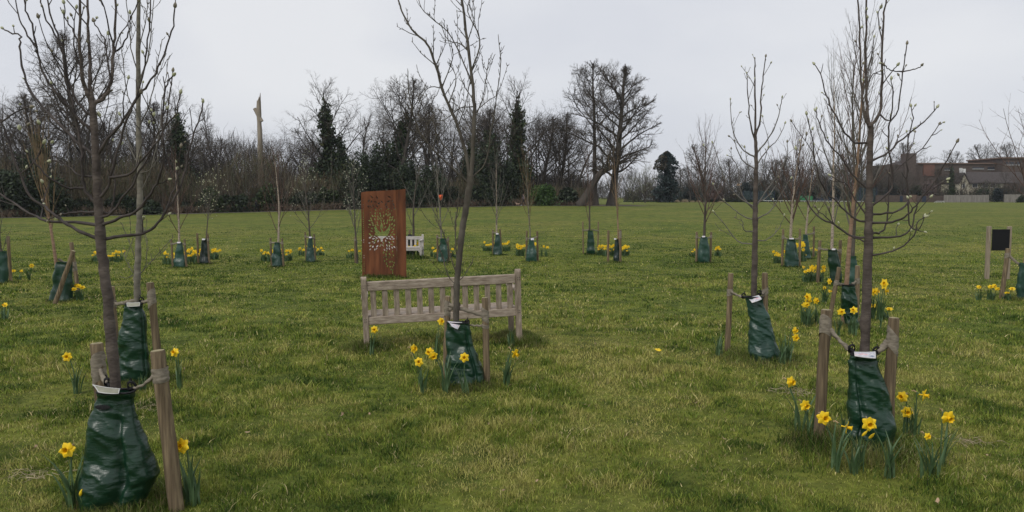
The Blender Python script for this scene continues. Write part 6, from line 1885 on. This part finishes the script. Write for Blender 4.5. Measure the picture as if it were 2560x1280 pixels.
# long brick building
Yk = 262
r = far_thing('brick_building', 'long dark brick building with a square tower at the right horizon', 'building', 2390, Yk)
def pt(name, mat, parent, *args):
    m = MB()
    for a in args: px_box(m, *a)
    return loc(m, r).build(name, M[mat], parent, False)
pt('wall', 'brick', r, (2292, 2508, 410, 512, Yk, 16), (2508, 2640, 396, 512, Yk - 4, 20))
pt('wall', 'brick', r, (2214, 2291, 412, 512, Yk - 2, 14))
pt('tower', 'brick', r, (2264, 2286, 383, 512, Yk - 3, 3.2))
pt('red_bay', 'brick_red', r, (2309, 2336, 411.5, 440, Yk - .25, .2))
pt('coping', 'brick_pale', r, (2290, 2509, 407, 410, Yk - .4, 16.6), (2506, 2642, 393, 396, Yk - 4.5, 20.6))
for (a, b_, c, d) in ((2432, 2460, 418, 422), (2470, 2486, 417, 424), (2362, 2385, 420, 425), (2515, 2535, 405, 412), (2540, 2552, 405, 412)):
    yy = Yk - (4.2 if a > 2508 else .2)
    w_ = pt('window', 'glass_dark', r, (a, b_, c, d, yy, .15))
    pt('window_frame', 'white_paint', w_, (a - .4, b_ + .4, d, d + .9, yy - .1, .25))
# roof slope of the left block
m = MB(); y0 = Yk - 2
A = [P(2212, 412, y0), P(2266, 398, y0 + 5), P(2266, 398, y0 + 9), P(2212, 412, y0 + 14), P(2292, 412, y0), P(2292, 400, y0 + 5), P(2292, 400, y0 + 9), P(2292, 412, y0 + 14)]
m.add([tuple(p) for p in A], [(0, 4, 5, 1), (1, 5, 6, 2), (2, 6, 7, 3)], [(0, 1, 2), (0, 2, 3)])
loc(m, r).build('roof', M['roof_tile'], r, False)
# aerials
m = MB(); tubes(m, [([P(2318, 408, Yk + 2), P(2318, 395, Yk + 2)], [.06, .04]), ([P(2315.5, 395.5, Yk + 2), P(2320.5, 394.5, Yk + 2)], [.05, .05]), ([P(2418, 404, Yk + 2), P(2418, 391, Yk + 2)], [.06, .04]), ([P(2416, 391.5, Yk + 2), P(2421, 391, Yk + 2)], [.05, .05])], 4)
loc(m, r).build('aerial', M['bg_bark'], r, False)

# cream house
Yh = 226
r = far_thing('house', 'cream gabled house with a dark tiled roof and white windows', 'house', 2460, Yh)
pt('wall', 'render', r, (2421, 2508, 456, 508, Yh, 8))
m = MB(); gx = [P(2398, 458, Yh - 2), P(2410, 435, Yh - 2), P(2422, 458, Yh - 2), P(2422, 508, Yh - 2), P(2398, 508, Yh - 2)]
V = [tuple(p) for p in gx] + [(p.x, p.y + 8, p.z) for p in gx]
m.add(V, [(0, 5, 6, 1), (1, 6, 7, 2), (2, 7, 8, 3), (4, 9, 5, 0)], [(0, 1, 2), (0, 2, 3), (0, 3, 4)]); loc(m, r).build('gable', M['render'], r, False)
m = MB(); ea, ri = P(2414, 456.5, Yh - .6), P(2414, 430, Yh + 4); ex, rx = P(2580, 456.5, Yh - .6), P(2575, 430, Yh + 4)
V = [(ea.x, Yh - .7, ea.z), (ex.x, Yh - .7, ea.z), (ex.x, Yh + 4, ri.z), (ri.x, Yh + 4, ri.z), (ea.x, Yh + 8.7, ea.z), (ex.x, Yh + 8.7, ea.z)]
V += [(a, b_, c - .25) for a, b_, c in V]
m.add(V, [(0, 1, 2, 3), (3, 2, 5, 4), (6, 9, 8, 7), (9, 10, 11, 8), (0, 6, 7, 1), (4, 5, 11, 10), (0, 3, 9, 6), (3, 4, 10, 9), (1, 7, 8, 2), (2, 8, 11, 5)]); loc(m, r).build('roof', M['roof_tile'], r, False)
m = MB(); a0, a1, a2 = P(2396.5, 459.5, Yh - 2), P(2410, 433.6, Yh - 2), P(2423.5, 459.5, Yh - 2)
V = [(a0.x, Yh - 2.4, a0.z), (a1.x, Yh - 2.4, a1.z), (a2.x, Yh - 2.4, a2.z), (a0.x, Yh + 6, a0.z), (a1.x, Yh + 6, a1.z), (a2.x, Yh + 6, a2.z)]
V += [(p[0], p[1], p[2] + .28) for p in V]
m.add(V, [(6, 7, 10, 9), (7, 8, 11, 10), (0, 3, 4, 1), (1, 4, 5, 2), (0, 1, 7, 6), (1, 2, 8, 7)]); loc(m, r).build('gable_roof', M['roof_tile'], r, False)
pt('chimney', 'white_paint', r, (2403, 2406, 420, 434, Yh + 1, 1), (2408, 2414, 422, 434, Yh + 1, 1))
for (a, b_) in ((2432, 2443), (2456, 2470), (2478, 2488)):
    f = pt('window', 'white_paint', r, (a - .6, b_ + .6, 457.6, 469, Yh - .12, .12))
    k = 3
    for i in range(k):
        w0 = a + (b_ - a) * i / k + .5; w1 = a + (b_ - a) * (i + 1) / k - .5
        pt('pane', 'glass_dark', f, (w0, w1, 459, 467.5, Yh - .2, .06))
f = pt('window', 'white_paint', r, (2406, 2413, 459, 470, Yh - 2.15, .12)); pt('pane', 'glass_dark', f, (2407, 2409.2, 460, 469, Yh - 2.22, .05), (2410, 2412, 460, 469, Yh - 2.22, .05))
# a narrow white gabled neighbour partly behind the trees
r = far_thing('house', 'narrow pale house half hidden behind the dark tree left of the cream gable', 'house', 2388, 240)
pt('wall', 'render', r, (2380, 2396, 450, 508, 240, 6))
f = pt('window', 'white_paint', r, (2384, 2392, 446, 462, 239.9, .1)); pt('pane', 'glass_dark', f, (2385, 2387.4, 448, 461, 239.8, .06), (2388.6, 2391, 448, 461, 239.8, .06))
pt('roof', 'roof_tile', r, (2378, 2398, 440, 450, 239.5, 7))
# garden walls and fences along the far side
def barrier(name, label, cat, xs, yt, Y, mat, post=None):
    global r
    r = far_thing(name, label, cat, sum(xs) / 2, Y, 'far boundary walls and fences')
    pt('panel', mat, r, (xs[0], xs[1], yt, 507, Y, .3))
    if post:
        x = xs[0]
        while x <= xs[1] + .1: pt('post', mat, r, (x - .4, x + .4, yt - .8, 507, Y - .12, .16)); x += post
    return r
barrier('brick_wall', 'low brick garden wall with dark doors at the far right', 'wall', (2190, 2268, ), 488, 208, 'brick')
pt('door', 'door_blue', r, (2250.5, 2257, 489.5, 505, 207.9, .09))
barrier('brick_wall', 'pale garden wall section between two dark doors', 'wall', (2269, 2292), 487, 209, 'brick_pale')
barrier('brick_wall', 'low dark brick wall left of the grey board fence', 'wall', (2293, 2360), 489, 208, 'brick')
pt('door', 'door_blue', r, (2306, 2315, 490, 505, 207.9, .09))
barrier('board_fence', 'long grey board fence before the cream house', 'fence', (2361, 2472), 487.5, 206, 'fence_grey', 13.8)
barrier('board_fence', 'short grey board fence right of the big dark bush', 'fence', (2512, 2600), 486, 206, 'fence_grey', 14.6)
# small white goal
r = far_thing('goal_frame', 'small white training goal standing on the far grass', 'goal', 2350, 186)
m = MB(); q = [P(2341, 510, 186), P(2341, 503, 186), P(2360, 503, 186), P(2360, 510, 186)]; bk = [Vector((p.x, p.y + 1.0, p.z - (.25 if i in (1, 2) else 0))) for i, p in enumerate(q)]
tubes(m, [(q, [.05] * 4), ([q[1], bk[1], bk[0]], [.035] * 3), ([q[2], bk[2], bk[3]], [.035] * 3), ([bk[1], bk[2]], [.035] * 2), ([bk[0], bk[3]], [.03] * 2)], 5); loc(m, r).build('frame', M['white_paint'], r)
# white rail along the track
r = far_thing('rail_fence', 'long white rail fence across the far side of the field', 'fence', 2010, 200)
m = MB(); tubes(m, [([P(x, np.interp(x, [1905, 2160], [501.5, 503.5]), 200) for x in range(1905, 2161, 15)], [.055] * 18)], 5); loc(m, r).build('rail', M['white_paint'], r)
for x in range(1920, 2160, 30):
    m = MB(); tubes(m, [([P(x, 502, 200), gp((x - 1280) / F * 200, 200)], [.05, .05])], 5); loc(m, r).build('post', M['white_paint'], r)
# tennis court netting
def netting():
    m, nt, bb = newmat('court_netting'); bb.inputs['Base Color'].default_value = (.035, .06, .065, 1); bb.inputs['Roughness'].default_value = .8
    tcn = nt.nodes.new('ShaderNodeTexCoord'); vo = nt.nodes.new('ShaderNodeTexNoise'); vo.inputs['Scale'].default_value = 18; nt.links.new(tcn.outputs['Object'], vo.inputs['Vector'])
    mr = nt.nodes.new('ShaderNodeMapRange'); mr.inputs[1].default_value = .35; mr.inputs[2].default_value = .65; mr.inputs[3].default_value = .3; mr.inputs[4].default_value = .8
    nt.links.new(vo.outputs['Fac'], mr.inputs[0]); nt.links.new(mr.outputs[0], bb.inputs['Alpha'])
    return m
M['netting'] = netting()
for lb, x0, x1, yt in (('teal court netting left of the brick garden wall', 2136, 2192, 469), ('teal court netting behind the middle right magnolia', 1858, 1936, 478)):
    r = far_thing('court_fence', lb, 'fence', (x0 + x1) / 2, 209, 'teal court fences')
    pt('netting', 'netting', r, (x0, x1, yt, 507, 209, .04))
    for x in np.linspace(x0, x1, 5): pt('post', 'door_blue', r, (x - .35, x + .35, yt - .5, 507, 208.85, .1))
# vehicles
def vehicle(name, label, cat, x0, x1, yt, Y, mat, van=False):
    global r
    r = far_thing(name, label, cat, (x0 + x1) / 2, Y, 'vehicles parked beyond the field')
    a = P(x0, yt, Y); c = P(x1, yt, Y); z0 = r.location.z; h = a.z - z0; Ln = c.x - a.x
    prof = [(0, .25), (1, .25), (1, .72), (.97, .98), (.12, 1.0), (.02, .6)] if van else [(0, .25), (1, .25), (1, .58), (.86, .66), (.74, 1.0), (.34, 1.0), (.2, .62), (.02, .54)]
    V = [(a.x + u * Ln, Y, z0 + v * h) for u, v in prof] + [(a.x + u * Ln, Y + 1.8, z0 + v * h) for u, v in prof]; n = len(prof)
    m = MB().add(V, [(i, n + i, n + (i + 1) % n, (i + 1) % n) for i in range(n)])
    c0 = len(V); m.add([(a.x + .5 * Ln, Y, z0 + .45 * h)] + V[:n], None, [(0, 1 + i, 1 + (i + 1) % n) for i in range(n)]); m.add([(a.x + .5 * Ln, Y + 1.8, z0 + .45 * h)] + V[n:], None, [(0, 1 + (i + 1) % n, 1 + i) for i in range(n)])
    loc(m, r).build('body', M[mat], r, False)
    for u in (.2, .8):
        w_ = MB(); tubes(w_, [([Vector((a.x + u * Ln, Y - .06, z0 + .17 * h + .1)), Vector((a.x + u * Ln, Y + .2, z0 + .17 * h + .1))], [.32, .32])], 12, cap=True); loc(w_, r).build('wheel', M['tyre'], r, False)
    wn = MB()
    if van: box(wn, (a.x + .14 * Ln, Y - .01, z0 + .8 * h), (.14 * Ln, .04, .22 * h))
    else: box(wn, (a.x + .54 * Ln, Y - .01, z0 + .83 * h), (.34 * Ln, .04, .22 * h))
    loc(wn, r).build('window', M['glass_dark'], r, False)
vehicle('parked_van', 'bright green parked van beyond the white rail', 'van', 2003, 2032, 489.5, 212, 'pitch_green', True)
vehicle('parked_car', 'dark parked car right of the green van', 'car', 2038, 2068, 494, 211, 'car_dark')
vehicle('parked_car', 'dark blue parked car farther right beyond the white rail', 'car', 2070, 2098, 493, 213, 'car_dark')
vehicle('parked_car', 'pale parked car seen right of the great oak', 'car', 1604, 1634, 491, 225, 'car_white')
# red pavilion
r = far_thing('pavilion', 'small flat roofed red brick pavilion beside the dark conifer', 'building', 1648, 235)
pt('wall', 'brick_red', r, (1634, 1664, 487, 512, 235, 5)); pt('roof', 'white_paint', r, (1631, 1666, 484.8, 487, 234.6, 6)); pt('door', 'door_blue', r, (1638, 1642, 490, 503, 234.9, .09)); pt('window', 'glass_dark', r, (1648, 1657, 490, 495, 234.9, .09))
# clipped hedges and pale ornamental grasses
def hedge(label, x0, x1, yt, Y, pal, n=5000):
    a, c = P(x0, yt, Y), P(x1, yt, Y)
    ro = thing('hedge', label, 'hedge', gp((a.x + c.x) / 2, Y), 0, 'clipped hedges across the field')
    h = a.z - ro.location.z; Ln = c.x - a.x
    p = np.stack([nrg.uniform(-Ln / 2, Ln / 2, n), nrg.uniform(0, 1.2, n), h * (.97 * nrg.random(n) ** .6)], 1)
    cc = np.array(pal)[nrg.integers(0, len(pal), n)] * nrg.uniform(.6, 1.4, (n, 1))
    mb = MB(); leaves(mb, p, .16, cc, 0, .3); mb.build('foliage', M['hedge'], ro, False, True)
    st = MB(); tubes(st, [([Vector((x, .6, -.05)), Vector((x + .2, .6, h * .8))], [.05, .03]) for x in np.arange(-Ln / 2 + .5, Ln / 2, 1.5)], 4); st.build('stem', M['bg_bark'], ro)
hedge('dark clipped hedge below the great oak and conifer', 1560, 1640, 503, 196, DK, 5000)
hedge('reddish low hedge in front of the pavilion', 1618, 1668, 501.5, 197.5, [(.06, .03, .022), (.08, .04, .03)], 3000)
hedge('long dark clipped hedge behind the reddish upright sapling', 1668, 1905, 499.5, 198, [(.02, .03, .02), (.028, .038, .022)], 12000)
for i, (x, hw, yt) in enumerate([(1672, 5, 500), (1690, 7, 499), (1712, 9, 497), (1730, 5, 501), (1745, 5, 500), (1683, 4, 502), (1800, 5, 502)]):
    Y = 195; b = gp((x - 1280) / F * Y, Y); h = P(x, yt, Y).z - b.z; n = 260
    d = nrg.normal(0, .28, (n, 3)); d[:, 2] = 1
    p = np.stack([nrg.normal(0, wpx(hw, Y) * .45, n), nrg.normal(0, .3, n), np.zeros(n)], 1)
    mb = MB(); slivers(mb, p, d, h * nrg.uniform(.5, 1.05, n), .025)
    o = mb.build('pampas_grass', M['straw_leaf'], None, False); o.location = b
    tag(o, ['pale dry grass clump at the foot of the dark conifer', 'pale dry grass clump right of the conifer foot', 'broadest pale dry grass clump before the long hedge', 'small pale grass clump right of the broadest one', 'small pale grass clump left of the reddish upright sapling', 'smallest pale grass clump between two larger ones', 'pale grass clump right of the reddish upright sapling'][i], 'grass clump', 'pale dry ornamental grasses')

# ------------------------------------------------------------------ damp air
hm = bpy.data.materials.new('haze_air'); hm.use_nodes = True; nt = hm.node_tree
nt.nodes.remove(nt.nodes['Principled BSDF'])
pv = nt.nodes.new('ShaderNodeVolumePrincipled'); pv.inputs['Color'].default_value = (.86, .9, .97, 1); pv.inputs['Density'].default_value = HAZE; pv.inputs['Anisotropy'].default_value = .2
nt.links.new(pv.outputs[0], nt.nodes['Material Output'].inputs['Volume'])
mb = MB(); box(mb, (0, 435, 16), (4600, 1000, 42)); ho = mb.build('haze', hm, None, False); tag(ho, 'thin pale damp air over the field', kind='stuff')

grow_grass()
